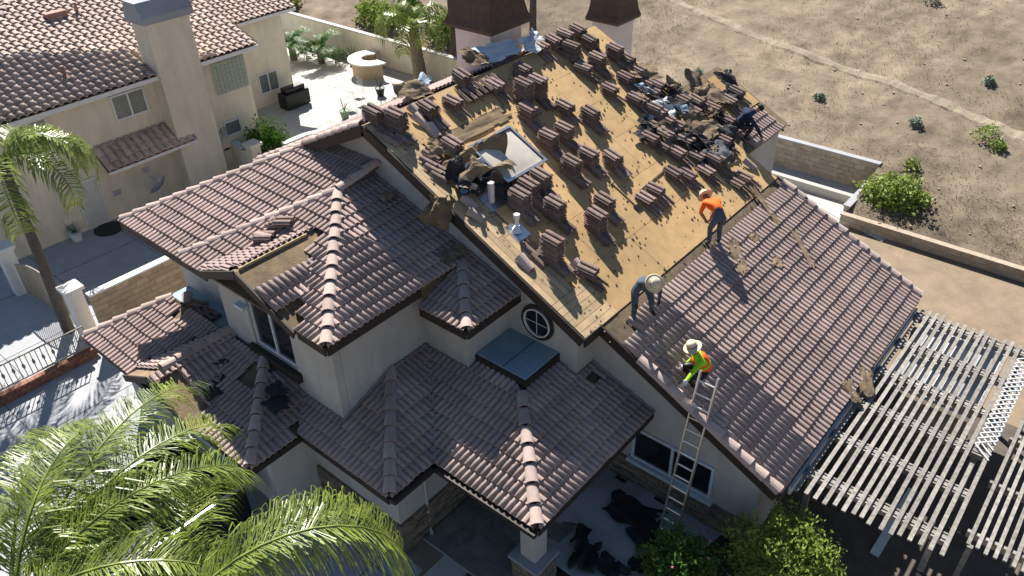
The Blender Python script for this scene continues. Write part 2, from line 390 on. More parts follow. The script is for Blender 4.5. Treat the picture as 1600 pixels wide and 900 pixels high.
for (ya, yb, xa, xb) in ((20.55, 21.0, -10.9, -9.7), (21.1, 22.1, -10.9, -9.6), (22.15, 23.1, -11.0, -9.6)):
    b = MB(); slab_on_main(b, xa, xb, ya, yb, .02, .004, random.random()); b.build('plywood_sheet', PLY, d_ext)
# fascias of the big plane
def slope_fascia(x0, x1, y, out): return fascia(H, (x0, y, zmain(x0)), (x1, y, zmain(x1)), .26, .05, (0, out, 0), .02)
slope_fascia(-7.66, XR, YU, -1); slope_fascia(XE, -7.7, YL, -1); slope_fascia(XE, -7.7, YF, 1)
fascia(H, (-7.66, YU, zmain(-7.66)), (-7.66, YL, zmain(-7.66)), .26, .05, (1, 0, 0), .02)
fascia(H, (XE, YL, 2.6), (XE, YF, 2.6), .2, .05, (1, 0, 0), -.01)
fascia(H, (XR, YU, zR), (XR - 5.3, YU, ZB), .26, .05, (0, -1, 0), .02)
caps(d_back, (XR - 4.9, YU + .05, ZB + .26), (XR - .15, YU + .05, zR + .0))
# ------------------------------------------------- second-storey hip roof in front (4:12)
def zP1(y): return 5.3 + K4 * (y - 7.1)
def zRf(x): return 5.3 + K4 * (-11.22 - x)
K = Vector((-11.22, 7.08, 5.3)); J = Vector((-14.5, 10.36, 6.43))
YW = 11.5
cl = Vector((-19.55, 7.1, 5.3)); ct = Vector((-16.45, YW, zP1(YW))); pr_ = Vector((-14.25, YW, zP1(YW)))
c2 = Vector((-16.8, 7.1, 5.3))
# window gable cut out of the plane
GX, GW, GY, GZ, GS = -14.0, 1.85, 7.0, 6.07, .41
gy1 = 7.1 + (GZ - 5.3) / K4
left = [cl, c2, J, pr_, ct]
d_p1 = deckpoly(H, left)
d_p2 = deckpoly(H, [c2, K, J])
d_rf = deckpoly(H, [K, (-11.22, 11.1, 5.3), (-9.78, 9.7, zRf(-9.78)), (-9.78, YW, zRf(-9.78)), (-14.5, YW, 6.43), J])
MB().prism([J, (J.x, YW, 6.43), pr_], (-.05, 0, 0)).build('step_flashing', FELTK, H)
inpl = lambda c: abs(c.x - GX) < (GZ - zP1(c.y)) / GS - .05
lay(FIELD, left, (1, 0, 0), 'main', d_p1, lambda c: inpl(c))
lay(FIELD, [c2, K, J], (1, 0, 0), 'main', d_p2, lambda c: inpl(c))
shadowed = lambda c: False
lay(FIELD, [K, (-11.22, YW, 5.3), (-14.5, YW, 6.43), J], (0, 1, 0), 'main', d_rf)
lay(FIELD, [(-9.78, 9.7, zRf(-9.78)), (-9.78, YW, zRf(-9.78)), (-11.2, YW, zRf(-11.2)), (-11.2, 11.12, zRf(-11.2))], (0, 1, 0), 'main', d_rf)
# small hip return below: its -Y facet
hA = Vector((-9.78, 9.7, zRf(-9.78))); hB = Vector((-11.24, 11.16, zRf(-11.24)))
zq = zRf(-9.78)
d_h2 = deckpoly(H, [(-11.3, 9.7, zq), hA, hB, (-11.3, 11.2, zq + K4 * 1.5)])
lay(FIELD, [(-11.22, 9.7, zq), hA, hB], (1, 0, 0), 'main', d_h2)
caps(d_rf, K + Vector((-.02, .02, .06)), J + Vector((0, 0, .06)), .40)
caps(d_p1, c2 + Vector((.05, .05, .05)), J + Vector((0, 0, .05)), .36)
caps(d_p1, J + Vector((0, 0, .07)), pr_ + Vector((0, -.05, .05)), .36)
caps(d_p1, cl + Vector((.02, .02, .05)), ct + Vector((0, 0, .05)), .36)
caps(d_h2, hA + Vector((-.02, .02, .06)), hB + Vector((0, 0, .06)), .40)
fascia(H, cl, (GX - 1.6, 7.1, 5.3)); fascia(H, (GX + GW, 7.1, 5.3), K); fascia(H, K, (-11.22, 9.75, 5.3), out=(1, 0, 0))
fascia(H, (-11.2, 9.7, zq), hA); fascia(H, hA, (-9.78, YW, zq), out=(1, 0, 0))
# window gable: ridge along Y, right side half stripped
gp = Vector((GX, GY, GZ)); gr = Vector((GX + GW, GY, GZ - GW * GS)); gl = Vector((GX - 1.6, GY, GZ - 1.6 * GS))
ybk = lambda z: 7.1 + (z - 5.3) / K4
gyb = ybk(GZ)
d_gr = deckpoly(H, [gr, (gr.x, max(GY, ybk(gr.z)), gr.z), (GX, gyb, GZ), gp], FELTL, .1)
d_gl = deckpoly(H, [gl, (gl.x, max(GY, ybk(gl.z)), gl.z), (GX, gyb, GZ), gp], FELTL, .1)
lay(FIELD, [gr, (gr.x, ybk(gr.z), gr.z), (GX, gyb, GZ), gp], (0, 1, 0), 'main', d_gr, lambda c: c.x < GX + .62 + .12 * noise.noise(Vector((c.y * 2, 1, 0))) or (c.y < 7.5 and c.x > GX + 1.25))
lay(FIELD, [(gl.x, ybk(gl.z), gl.z), gl, gp, (GX, gyb, GZ)], (0, -1, 0), 'main', d_gl, lambda c: c.y < 7.3 and c.x > GX - .4)
fascia(H, gp, gr, .2); fascia(H, gp, gl, .2)
MB().bar(gp + Vector((0, .1, .03)), (GX, gyb - .4, GZ + .03), .05, .06).build('ridge_board', PLANK, H)
# ------------------------------------------------- lower roofs
z0 = 2.6
zA = lambda y: z0 + K4 * (y - 5.25)
zG = lambda y: z0 + K4 * (y - 6.62)
la = Vector((-19.6, 5.25, z0)); lb = Vector((-12.2, 5.25, z0)); YT = 7.28
ltop = Vector((-18.35, YT, zA(YT)))
d_la = deckpoly(H, [la, lb, (-14.2, 7.25, zA(7.25)), ltop])
LGX, LGW, LGY, LGZ = -15.72, 1.5, 5.1, 3.4
lay(FIELD, [la, lb, (-14.23, YT, zA(YT)), ltop], (1, 0, 0), 'main', d_la, lambda c: abs(c.x - LGX) < (LGZ - zA(c.y)) / .5 + .05 or noise.noise(Vector((c.x * 1.1, c.y * 1.1, 9))) > .52)
caps(d_la, la + Vector((.03, .03, .06)), ltop + Vector((0, 0, .06)), .36)
caps(d_la, lb + Vector((-.03, .03, .07)), Vector((-14.28, 7.33, zA(7.33) + .07)), .40)
d_lr = deckpoly(H, [lb, (-12.2, 6.62, z0), (-12.9, 7.33, z0 + K4 * .7), (-14.25, 7.33, zA(7.33))])
lay(FIELD, [lb, (-12.2, 6.62, z0), (-12.9, 7.33, z0 + K4 * .7), (-14.25, 7.33, zA(7.33))], (0, 1, 0), 'main', d_lr, lambda c: noise.noise(Vector((c.x * 1.3, c.y * 1.3, 1))) > .38)
ga = Vector((-12.2, 6.62, z0)); gb = Vector((-9.27, 6.62, z0)); gw = Vector((-11.5, 8.85, z0 + K4 * 2.23))
d_ga = deckpoly(H, [ga, gb, gw, (-11.5, 7.35, zG(7.35)), (-12.9, 7.33, zG(7.33))])
lay(FIELD, [ga, gb, gw, (-11.5, 7.4, zG(7.4)), (-12.95, 7.4, zG(7.4))], (1, 0, 0), 'main', d_ga)
caps(d_ga, gb + Vector((-.03, .03, .07)), gw + Vector((0, 0, .07)), .40)
gv = Vector((-9.27, 7.92, z0)); gvt = Vector((-11.5, 10.15, z0 + K4 * 2.23))
d_gr2 = deckpoly(H, [gb, gv, gvt, gw])
lay(FIELD, [gb, gv, gvt, gw], (0, 1, 0), 'main', d_gr2)
pc = Vector((-6.4, 7.92, z0)); ph = Vector((-8.62, 10.14, z0 + K4 * 2.22)); pe = Vector((-6.4, 12.15, z0))
zL = lambda y: z0 + K4 * (y - 7.92)
plt = [gv, pc, ph, (-9.0, 10.5, zL(10.5)), (-10.1, 10.5, zL(10.5)), (-10.1, 10.02, zL(10.02)), gvt]
d_pl = deckpoly(H, plt)
lay(FIELD, [gv, pc, (-8.5, 10.02, zL(10.02)), (-11.37, 10.02, zL(10.02))], (1, 0, 0), 'main', d_pl)
lay(FIELD, [(-10.08, 10.02, zL(10.02)), (-8.5, 10.02, zL(10.02)), (-8.62, 10.14, zL(10.14)), (-9.2, 10.5, zL(10.5)), (-10.08, 10.5, zL(10.5))], (1, 0, 0), 'main', d_pl)
prr = [pc, pe, (-8.1, 12.15, z0 + K4 * 1.7), (-8.1, 11.5, z0 + K4 * 1.7), (-9.2, 11.5, z0 + K4 * 2.8), (-9.2, 10.72, z0 + K4 * 2.8)]
d_pr = deckpoly(H, prr)
hole = lambda c: (abs(c.y - 11.75) < .17 and abs(c.x + 7.7) < .17)
lay(FIELD, [pc, pe, (-8.1, 12.15, z0 + K4 * 1.7), (-8.1, 9.62, z0 + K4 * 1.7)], (0, 1, 0), 'main', d_pr, hole)
lay(FIELD, [(-8.1, 9.62, z0 + K4 * 1.7), (-8.1, 11.5, z0 + K4 * 1.7), (-8.62, 11.5, z0 + K4 * 2.22), (-8.62, 10.14, z0 + K4 * 2.22)], (0, 1, 0), 'main', d_pr)
caps(d_pr, pc + Vector((-.03, .03, .07)), ph + Vector((0, 0, .07)), .40)
for a, b, o in ((la, lb, (0, -1, 0)), (lb, ga, (1, 0, 0)), (ga, gb, (0, -1, 0)), (gb, gv, (1, 0, 0)), (gv, pc, (0, -1, 0)), (pc, pe, (1, 0, 0))): fascia(H, a, b, .17, out=o, dz=.0)
MB().bar(gv + Vector((0, -.12, -.03)), pc + Vector((.05, -.12, -.03)), .12, .11).build('gutter', FASC, H)
MB().bar(gb + Vector((.12, -.02, -.03)), gv + Vector((.12, -.1, -.03)), .12, .11).build('gutter', FASC, H)
MB().tube([(-9.5, 7.85, 2.5), (-9.66, 7.9, 2.3), (-9.66, 7.9, .15), (-9.5, 7.8, .05)], .04, 6).build('downspout', STUC, H)
# lower gable
lp = Vector((LGX, LGY, LGZ)); lgr = Vector((LGX + LGW * 1.1, LGY, LGZ - LGW * .55)); lgl = Vector((LGX - LGW, LGY, LGZ - LGW * .5))
yl = lambda z: 5.25 + (z - z0) / K4
for (q, sg) in ((lgr, 1), (lgl, -1)):
    d = deckpoly(H, [q, (q.x, max(LGY, yl(q.z)), q.z), (LGX, yl(LGZ), LGZ), lp], FELTL, .1)
    pts = [q, (q.x, max(LGY, yl(q.z)), q.z), (LGX, yl(LGZ), LGZ), lp]
    if sg < 0: pts = [pts[1], pts[0], pts[3], pts[2]]
    lay(FIELD, pts, (0, sg, 0), 'main', d, (lambda c: c.y < 5.75 and c.x > LGX + .25) if sg > 0 else (lambda c: c.y < 5.45))
caps(d_la, lp + Vector((0, .35, .06)), (LGX, yl(LGZ) - .1, LGZ + .06), .36)
fascia(H, lp, lgr, .18); fascia(H, lp, lgl, .18)
# flat pieces
o = MB().b2((-10.08, 10.28, 3.5), (-8.62, 11.5, 3.68)).build('flat_roof', BLUEFLAT, H)
MB().b2((-10.1, 10.24, 3.42), (-8.58, 10.28, 3.65)).b2((-8.62, 10.28, 3.42), (-8.58, 11.5, 3.65)).build('flat_roof_edge', FASC, H)
MB().bar((-9.3, 10.29, 3.683), (-9.3, 11.49, 3.683), .015, .006).build('seam', FASC, o)
MB().b2((-19.0, YT, 2.85), (-15.75, 8.06, 2.98)).build('flat_roof', BLUEFLAT, H)
MB().b2((-18.6, YT - .02, 2.9), (-14.3, YT + .03, zA(YT) + .02)).build('fascia', FASC, H)
# ------------------------------------------------- walls
def wall(name, pts, ext, m=STUC): return MB().prism(pts, ext).build(name, m, H)
zt = lambda x: zmain(x) - .2
wall('wall', [(-3.65, 12.15, 0), (-3.65, 12.15, zt(-3.65)), (-8.1, 12.15, zt(-8.1)), (-8.1, 12.15, 0)], (0, .2, 0))
wall('wall', [(-3.65, 12.36, 0), (-3.65, 20.2, 0), (-3.65, 20.2, zt(-3.65)), (-3.65, 12.36, zt(-3.65))], (-.2, 0, 0))
wall('wall', [(-3.9, 20.0, 0), (-3.9, 20.0, zt(-3.9)), (XR, 20, zR - .2), (XR - 5, 20, ZB), (XR - 5, 20, 0)], (0, .2, 0))
wall('wall', [(-8.8, 20.21, 0), (-8.8, 22.9, 0), (-8.8, 22.9, zt(-8.8)), (-8.8, 20.21, zt(-8.8))], (-.2, 0, 0))
wall('wall', [(-8.8, 22.9, 0), (-11, 22.9, 0), (-11, 22.9, zt(-11)), (-8.8, 22.9, zt(-8.8))], (0, .2, 0))
wall('wall', [(-8.1, 11.5, 0), (-8.1, 11.5, zt(-8.1)), (XR, 11.5, zR - .2), (XR - 5, 11.5, ZB + .02), (XR - 5, 11.5, 0)], (0, .2, 0))
wall('wall', [(-8.1, 11.71, 0), (-8.1, 12.15, 0), (-8.1, 12.15, zt(-8.1)), (-8.1, 11.71, zt(-8.1))], (-.2, 0, 0))
wall('wall', [(-10.1, 10.02, 2.4), (-10.1, 11.5, 2.4), (-10.1, 11.5, 4.68), (-10.1, 10.02, 4.68)], (-.2, 0, 0))
wall('wall', [(-11.5, 10.02, 2.4), (-10.305, 10.02, 2.4), (-10.305, 10.02, 4.68), (-11.5, 10.02, 4.68)], (0, .2, 0))
wall('wall', [(-11.5, 7.56, 2.4), (-11.5, 10.02, 2.4), (-11.5, 10.02, 5.18), (-11.5, 7.56, 5.18)], (-.2, 0, 0))
# bay wall with window opening
def wall_open(y, x0, x1, za, zb, ox0, ox1, oz0, oz1, peak=None, m=STUC, t=.2, yd=1):
    b = MB()
    b.b2((x0, y, za), (ox0, y + t, zb)); b.b2((ox1, y, za), (x1, y + t, zb)); b.b2((ox0, y, za), (ox1, y + t, oz0)); b.b2((ox0, y, oz1), (ox1, y + t, zb))
    if peak: b.prism([(x0, y + .002, zb), (x1, y + .002, zb), peak], (0, t - .004, 0))
    return b.build('wall', m, H)
def window(parent, c0, c1, axis, fr=.06, m=WHITE, mull=1, depth=.06, glass=GLASS, name='window', out=-1):
    """axis 'y': spans x,z on plane y=c0[1]; axis 'x': spans y,z"""
    b = MB(); x0, y0, za = c0; x1, y1, zb = c1
    if axis == 'y':
        y = y0; f = lambda a, b_, c, d, t=0: b.b2((a, y + out * depth - t, c), (b_, y + .02 + t, d))
        f(x0, x1, za, za + fr, .004); f(x0, x1, zb - fr, zb, .004); f(x0, x0 + fr, za + fr, zb - fr); f(x1 - fr, x1, za + fr, zb - fr)
        for i in range(mull): xm = x0 + (x1 - x0) * (i + 1) / (mull + 1); f(xm - fr / 2, xm + fr / 2, za + fr, zb - fr)
        w = b.build(name, m, parent)
        for i in range(mull + 1):
            xa = x0 + (x1 - x0) * i / (mull + 1) + fr / 2; xb = x0 + (x1 - x0) * (i + 1) / (mull + 1) - fr / 2
            MB().b2((xa, y + out * depth * .4, za + fr), (xb, y + out * depth * .4 + .012, zb - fr)).build('pane', glass, w)
    else:
        xx = x0; f = lambda a, b_, c, d, t=0: b.b2((xx - .02 - t, a, c), (xx - out * depth + t, b_, d))
        f(y0, y1, za, za + fr, .004); f(y0, y1, zb - fr, zb, .004); f(y0, y0 + fr, za + fr, zb - fr); f(y1 - fr, y1, za + fr, zb - fr)
        for i in range(mull): ym = y0 + (y1 - y0) * (i + 1) / (mull + 1); f(ym - fr / 2, ym + fr / 2, za + fr, zb - fr)
        w = b.build(name, m, parent)
        for i in range(mull + 1):
            ya = y0 + (y1 - y0) * i / (mull + 1) + fr / 2; yb = y0 + (y1 - y0) * (i + 1) / (mull + 1) - fr / 2
            MB().b2((xx - out * depth * .4 - .012, ya, za + fr), (xx - out * depth * .4, yb, zb - fr)).build('pane', glass, w)
    return w
wall_open(7.35, -15.75, -11.5, 2.4, 5.1, -14.62, -13.0, 3.55, 4.95, (GX, 7.352, 5.85))
window(H, (-14.6, 7.47, 3.57), (-13.02, 7.47, 4.9), 'y', m=TRIMB)
MB().b2((-14.75, 7.22, 3.3), (-12.85, 7.36, 3.55)).build('window_ledge', FASC, H)
MB().b2((-14.9, 7.2, 4.62), (-14.55, 7.35, 4.7)).build('bracket', TRIMB, H)
wall('wall', [(-15.75, 7.56, 2.4), (-15.75, 8.05, 2.4), (-15.75, 8.05, 5.3), (-15.75, 7.56, 5.3)], (.2, 0, 0))
wall('wall', [(-19.1, 8.05, 2.4), (-15.55, 8.05, 2.4), (-15.55, 8.05, 5.35), (-19.1, 8.05, 5.35)], (0, .2, 0))
wall('wall', [(-19.1, 8.26, 0), (-19.1, 11.5, 0), (-19.1, 11.5, 5.3), (-19.1, 8.26, 5.3)], (.2, 0, 0))
# lower walls
wall('wall', [(-19.1, 5.75, 0), (-16.9, 5.75, 0), (-16.9, 5.75, 2.5), (-19.1, 5.75, 2.5)], (0, .2, 0))
wall('wall', [(-16.9, 5.9, 2.1), (-12.6, 5.9, 2.1), (-12.6, 5.9, 2.6), (LGX, 5.9, 3.2), (-16.9, 5.9, 2.65)], (0, .2, 0))
MB().b2((-16.9, 6.05, 0), (-12.8, 6.12, 2.1)).build('garage_door', WHITE, H)
wall('wall', [(-12.6, 5.9, 0), (-12.6, 7.2, 0), (-12.6, 7.2, 2.5), (-12.6, 5.9, 2.5)], (-.2, 0, 0))
wall('wall', [(-12.6, 7.1, 0), (-9.7, 7.1, 0), (-9.7, 7.1, 2.5), (-12.6, 7.1, 2.5)], (0, .2, 0))
wall('wall', [(-9.7, 7.3, 0), (-9.7, 11.3, 0), (-9.7, 11.3, 2.55), (-9.7, 7.3, 2.55)], (-.2, 0, 0))
wall('wall', [(-9.7, 11.3, 0), (-8.1, 11.3, 0), (-8.1, 11.3, 2.7), (-9.7, 11.3, 2.7)], (0, .19, 0))
def ledge_stones(parent, p0, p1, z1, nrm, t=.07):
    p0 = Vector(p0); p1 = Vector(p1); d = p1 - p0; L = d.length; d.normalize(); nrm = Vector(nrm); z = 0; 
    while z < z1 - .02:
        hgt = random.uniform(.07, .13); hgt = min(hgt, z1 - z); a = -random.uniform(0, .2)
        while a < L:
            l = random.uniform(.2, .5); s0 = max(a, 0) + .006; s1 = min(a + l, L) - .006
            if s1 - s0 > .03:
                tt = t + random.uniform(-.02, .02); c = p0 + d * ((s0 + s1) / 2) + nrm * (tt / 2) + Vector((0, 0, z + hgt / 2))
                STN.append((c, (s1 - s0, tt, hgt - .01), atan2(d.y, d.x)))
            a += l
        z += hgt
STN = []
ledge_stones(H, (-9.7, 7.1, 0), (-9.7, 11.3, 0), .95, (1, 0, 0)); ledge_stones(H, (-8.1, 12.15, 0), (-3.65, 12.15, 0), .8, (0, -1, 0)); ledge_stones(H, (-12.6, 7.1, 0), (-9.63, 7.1, 0), .95, (0, -1, 0))
wains = MB().b2((-9.7, 7.09, 0), (-9.685, 11.3, .94)).b2((-8.1, 12.135, 0), (-3.65, 12.15, .79)).b2((-12.6, 7.085, 0), (-9.7, 7.1, .94)).build('wainscot_backing', FASC, H)
STN.sort(key=lambda s: (Vector(s[0]) - CAM).length)
rest = MB()
for i, (c, d, rz) in enumerate(STN):
    if i < 240: MB().box((0, 0, 0), d, rz).build('ledge_stone', STONE, wains, loc=None).location = c
    else: rest.box(c, d, rz, tone=random.random())
if rest.v: rest.build('ledge_stones', STONE, H)['kind'] = 'stuff'
# windows on the gable and round window
window(H, (-6.82, 12.15, .92), (-4.68, 12.15, 1.92), 'y', .07, TRIMB)
MB().b2((-6.9, 12.0, .8), (-4.6, 12.15, .9)).build('window_ledge', TRIMB, H)
rc = aty(841, 503, 11.5)
Ry = Matrix.Rotation(pi / 2, 3, 'X')
w = MB().lathe(rc + Vector((0, .01, 0)), [(.40, 0), (.47, 0), (.47, .07), (.40, .07), (.40, 0)], 28, Ry).build('round_window', FASC, H)  # dark outer ring paints in the shade of the window recess
MB().lathe(rc, [(.35, .02), (.38, .02), (.38, .085), (.35, .085), (.35, .02)], 28, Ry).build('frame', WHITE, w)
MB().lathe(rc, [(.001, .03), (.40, .03), (.40, .04), (.001, .04)], 28, Ry).build('pane', GLASS, w)
MB().bar(rc + Vector((-.33, -.06, 0)), rc + Vector((.33, -.06, 0)), .012, .014).bar(rc + Vector((0, -.06, -.33)), rc + Vector((0, -.06, .33)), .012, .014).build('muntin', WHITE, w)
# porch column
cx, cy = -6.9, 8.4
MB().b2((cx - .2, cy - .2, .95), (cx + .2, cy + .2, 2.5)).build('column', STUC, H)
cb = MB().b2((cx - .31, cy - .31, 0), (cx + .31, cy + .31, .86)).build('column_base', FASC, H)
MB().b2((cx - .4, cy - .4, .87), (cx + .4, cy + .4, .95)).build('column_cap', CONCG, H)
for nx_, ny_ in ((0, -1), (1, 0), (0, 1), (-1, 0)):
    z = 0
    while z < .86:
        h_ = min(random.uniform(.08, .13), .87 - z); a = -.34
        while a < .34:
            l = min(random.uniform(.15, .34), .34 - a)
            if l > .03:
                t_ = random.uniform(.03, .06); m_ = (a + l / 2)
                c = (cx + nx_ * (.31 + t_ / 2) + (m_ if nx_ == 0 else 0), cy + ny_ * (.31 + t_ / 2) + (m_ if ny_ == 0 else 0), z + h_ / 2)
                MB().box((0, 0, 0), (l - .012, t_, h_ - .01), rz=0 if nx_ == 0 else pi / 2).build('ledge_stone', STONE, cb).location = c
            a += l
        z += h_
# chimneys behind the ridge
def chimney(c, w, d, ztop, zcap, m):
    x, y = c
    MB().b2((x - w / 2, y - d / 2, 4.5), (x + w / 2, y + d / 2, ztop)).build('chimney', m, H)
    b = MB(); prof = [(0, 1.22), (.05, 1.25), (.16, 1.12), (.32, 1.02), (.58, .97)]
    for (z1, s1), (z2, s2) in zip(prof[:-1], prof[1:]):
        q = lambda s, z: [(x - w / 2 * s - .06, y - d / 2 * s - .06, z), (x + w / 2 * s + .06, y - d / 2 * s - .06, z), (x + w / 2 * s + .06, y + d / 2 * s + .06, z), (x - w / 2 * s - .06, y + d / 2 * s + .06, z)]
        lo = q(s1, ztop + z1 * zcap); hi = q(s2, ztop + z2 * zcap); b.add(lo + hi, [(i, (i + 1) % 4, (i + 1) % 4 + 4, i + 4) for i in range(4)])
    b.add(lo and q(1.22, ztop), [(3, 2, 1, 0)]); b.add(q(.97, ztop + .58 * zcap), [(0, 1, 2, 3)])
    b.b2((x - .35, y - .35, ztop + .58 * zcap), (x + .35, y + .35, ztop + .75 * zcap))
    b.build('chimney_cap', mat('rust_cap', (.085, .05, .038), .6, .3, 6), H)
P1c = atx(765, 95, -15.6); chimney((-15.6, P1c.y), 1.35, 1.35, 8.6, 1.9, STUCW)
P2c = atx(957, 50, -14.9); chimney((-14.9, P2c.y), .95, 1.0, 7.55, 1.7, STUCW)
place_tiles(FIELD, 'main')
FIELD.build('roof_tiles', TILE, H)['kind'] = 'stuff'
# ================================================================== neighbour's house
N = thing('neighbour_house', 'cream stucco two-storey neighbour house with clay tile roof and big chimney', 'house', (-34, 12, 0))
FN = MB()
zN = lambda x: 5.05 + .36 * (-29.5 - x)
hx, hy = -29.5, 5.6                        # front hip corner
nroof = [(-29.5, hy, 5.05), (-29.5, 18.3, 5.05), (-38.5, 18.3, zN(-38.5)), (-38.5, hy + 9, zN(-38.5))]
d_n = deckpoly(N, nroof)
lay(FN, nroof, (0, 1, 0), 'nbr', d_n, jit=.008)
nr2 = [(-34.2, 16.6, 4.55), (-34.2, 23.7, 4.55), (-39.5, 23.7, 4.55 + .36 * 5.3), (-39.5, 16.6, 4.55 + .36 * 5.3)]
d_n2 = deckpoly(N, [(p[0], max(p[1], 18.31), p[2]) for p in nr2]); lay(FN, [(p[0], max(p[1], 18.31), p[2]) for p in nr2], (0, 1, 0), 'nbr', d_n2, jit=.008)
fl = [(-38.5, hy, 5.05), (-29.5, hy, 5.05), (-38.5, hy + 9, zN(-38.5))]
d_n3 = deckpoly(N, fl); lay(FN, [fl[0], fl[1], fl[2]], (1, 0, 0), 'nbr', d_n3)
caps(d_n, (hx - .03, hy + .03, 5.12), (-38.4, hy + 8.9, zN(-38.4) + .07), .40)
fascia(N, (-29.5, hy, 5.05), (-29.5, 18.3, 5.05), .16, out=(1, 0, 0), dz=-.02, m=WHITE); fascia(N, (-34.2, 18.3, 4.55), (-34.2, 23.7, 4.55), .14, out=(1, 0, 0), dz=-.02, m=WHITE)
fascia(N, (-38.5, hy, 5.05), (-29.5, hy, 5.05), .16, m=WHITE)
def nwall(pts, ext): return MB().prism(pts, ext).build('wall', STUCN, N)
nwall([(-30, 6.1, 0), (-30, 17.9, 0), (-30, 17.9, 5.0), (-30, 6.1, 5.0)], (-.2, 0, 0))
nwall([(-30.2, 6.1, 0), (-38, 6.1, 0), (-38, 6.1, 5.0), (-30.2, 6.1, 5.0)], (0, .2, 0))
nwall([(-30.2, 17.7, 0), (-34.8, 17.7, 0), (-34.8, 17.7, 5), (-30.2, 17.7, 5.0)], (0, .2, 0))
nwall([(-34.8, 17.9, 0), (-34.8, 23.2, 0), (-34.8, 23.2, 4.5), (-34.8, 17.9, 4.5)], (-.2, 0, 0))
nwall([(-35, 23.0, 0), (-42, 23.0, 0), (-42, 23.0, 4.5), (-35, 23.0, 4.5)], (0, .2, 0))
b = MB(); b.b2((-30.3, 13.75, 0), (-29.25, 15.5, 7.0)); b.build('chimney', STUCN, N)
b = MB(); b.b2((-30.4, 13.6, 7.0), (-29.1, 15.65, 7.25)); b.prism([(-30.4, 13.6, 7.25), (-29.1, 13.6, 7.25), (-29.4, 13.6, 7.75), (-30.2, 13.6, 7.75)], (0, 2.05, 0)); b.build('chimney_cap', CONCG, N)
GLN = mat('curtain_glass', (.16, .19, .18), .12, .25, 2, spec=.6)
window(N, (-30, 11.95, 3.68), (-30, 13.3, 4.66), 'x', .07, glass=GLN, out=-1)
window(N, (-30, 8.2, 3.7), (-30, 9.6, 4.7), 'x', .07, glass=GLN)
window(N, (-34.8, 21.2, .66), (-34.8, 22.35, 1.68), 'x', .06, glass=GLN)
window(N, (-30, 16.2, 1.5), (-30, 17.0, 2.15), 'x', .06, mull=0, glass=GLN)
gbk = MB().b2((-29.99, 16.25, 3.32), (-29.96, 17.8, 4.66)).build('glass_block_window', WHITE, N)
for i in range(8):
    for j in range(7):
        y0 = 16.27 + i * .19; z0_ = 3.335 + j * .19
        MB().b2((-29.97, y0 + .006, z0_ + .006), (-29.935, y0 + .184, z0_ + .184)).build('glass_block', GLASSB, gbk)
dr = MB().b2((-29.99, 9.62, .02), (-29.94, 10.52, 1.98)).build('security_door', WHITE, N)
b = MB()
for i in range(9): b.b2((-29.94, 9.71 + i * .09, .1), (-29.92, 9.725 + i * .09, 1.88))
b.build('grille', GALV, dr); MB().box((-29.9, 9.7, 1.0), (.05, .05, .12)).build('handle', BLACK, dr)
sh = [(-29.15, 10.75, 2.3), (-29.15, 14.45, 2.3), (-30, 14.45, 2.95), (-30, 10.75, 2.95)]
d_s = deckpoly(N, sh, FASC, .1); 
for i in range(13):
    for j in range(3):
        pass
lay(FN, sh, (0, 1, 0), 'nbr', d_s)
fascia(N, (-29.15, 10.75, 2.3), (-29.15, 14.45, 2.3), .12, out=(1, 0, 0), dz=-.02, m=WHITE)
for (y, z) in ((12.3, 1.35), (10.95, .9), (8.9, .3)): MB().b2((-29.995, y, z), (-29.97, y + .3, z + .22)).build('wall_vent', GALV, N)
for i, (y, z) in enumerate(((15.75, 1.5), (16.0, 1.62))): MB().b2((-29.99, y, z), (-29.86, y + .22, z + .35)).build('meter_box', GALV, N)
MB().tube([(-29.93, 15.85, 0), (-29.93, 15.85, 1.5)], .025, 6).build('conduit', GALV, N)
for (px, py) in ((103, 122), (122, 22), (88, 28)):
    q = onpl((px, py), (.36, 0, 1), (-29.5, 0, 5.1)); b = MB()
    if px == 88: b.box(q + Vector((0, 0, .12)), (.35, .8, .25))
    else: b.tube([q, q + Vector((0, 0, .45))], .06, 8); b.lathe(q, [(.2, .02), (.07, .12)], 8)
    b.build('roof_vent', PINK, N)
place_tiles(FN, 'nbr'); FN.build('roof_tiles', TILE_N, N)['kind'] = 'stuff'
# ================================================================== walls and fences
def block_wall(name, label, p0, p1, h, m, capm, bl=.4, bh=.2, t=.2, cap=True, cat='wall'):
    p0 = Vector(p0); p1 = Vector(p1); d = p1 - p0; L = d.length; d.normalize(); rz = atan2(d.y, d.x); base = p0.z
    th = thing(name, label, cat, (p0 + p1) / 2)
    core = MB().bar(p0 + Vector((0, 0, h / 2)) + d * .01, p1 + Vector((0, 0, h / 2)) - d * .01, t - .03, h - .01).build('mortar_core', CONCG, th)
    me = {}
    for r in range(round(h / bh)):
        a = -(bl / 2 if r % 2 else 0)
        while a < L - .03:
            s0 = max(0, a); s1 = min(L, a + bl); l = round(s1 - s0, 3); a += bl
            if l < .05: continue
            if l not in me:
                me[l] = MB().box((0, 0, 0), (l - .012, t, bh - .012)).mesh('block'); me[l].materials.append(m)
            o = bpy.data.objects.new('block', me[l]); COL.objects.link(o); o.parent = core
            o.matrix_world = Matrix.Translation(p0 + d * ((s0 + s1) / 2) + Vector((0, 0, r * bh + bh / 2))) @ Matrix.Rotation(rz + random.gauss(0, .002), 4, 'Z')
    if cap: MB().bar(p0 + Vector((0, 0, h + .03)) - d * .02, p1 + Vector((0, 0, h + .03)) + d * .02, t + .07, .06).build('coping', capm, th)
    return th
block_wall('block_wall', 'tan concrete block wall with white coping between the two houses', (-22.7, 6.6, 0), (-22.7, 12.0, 0), 1.8, BLOCK, WHITE)
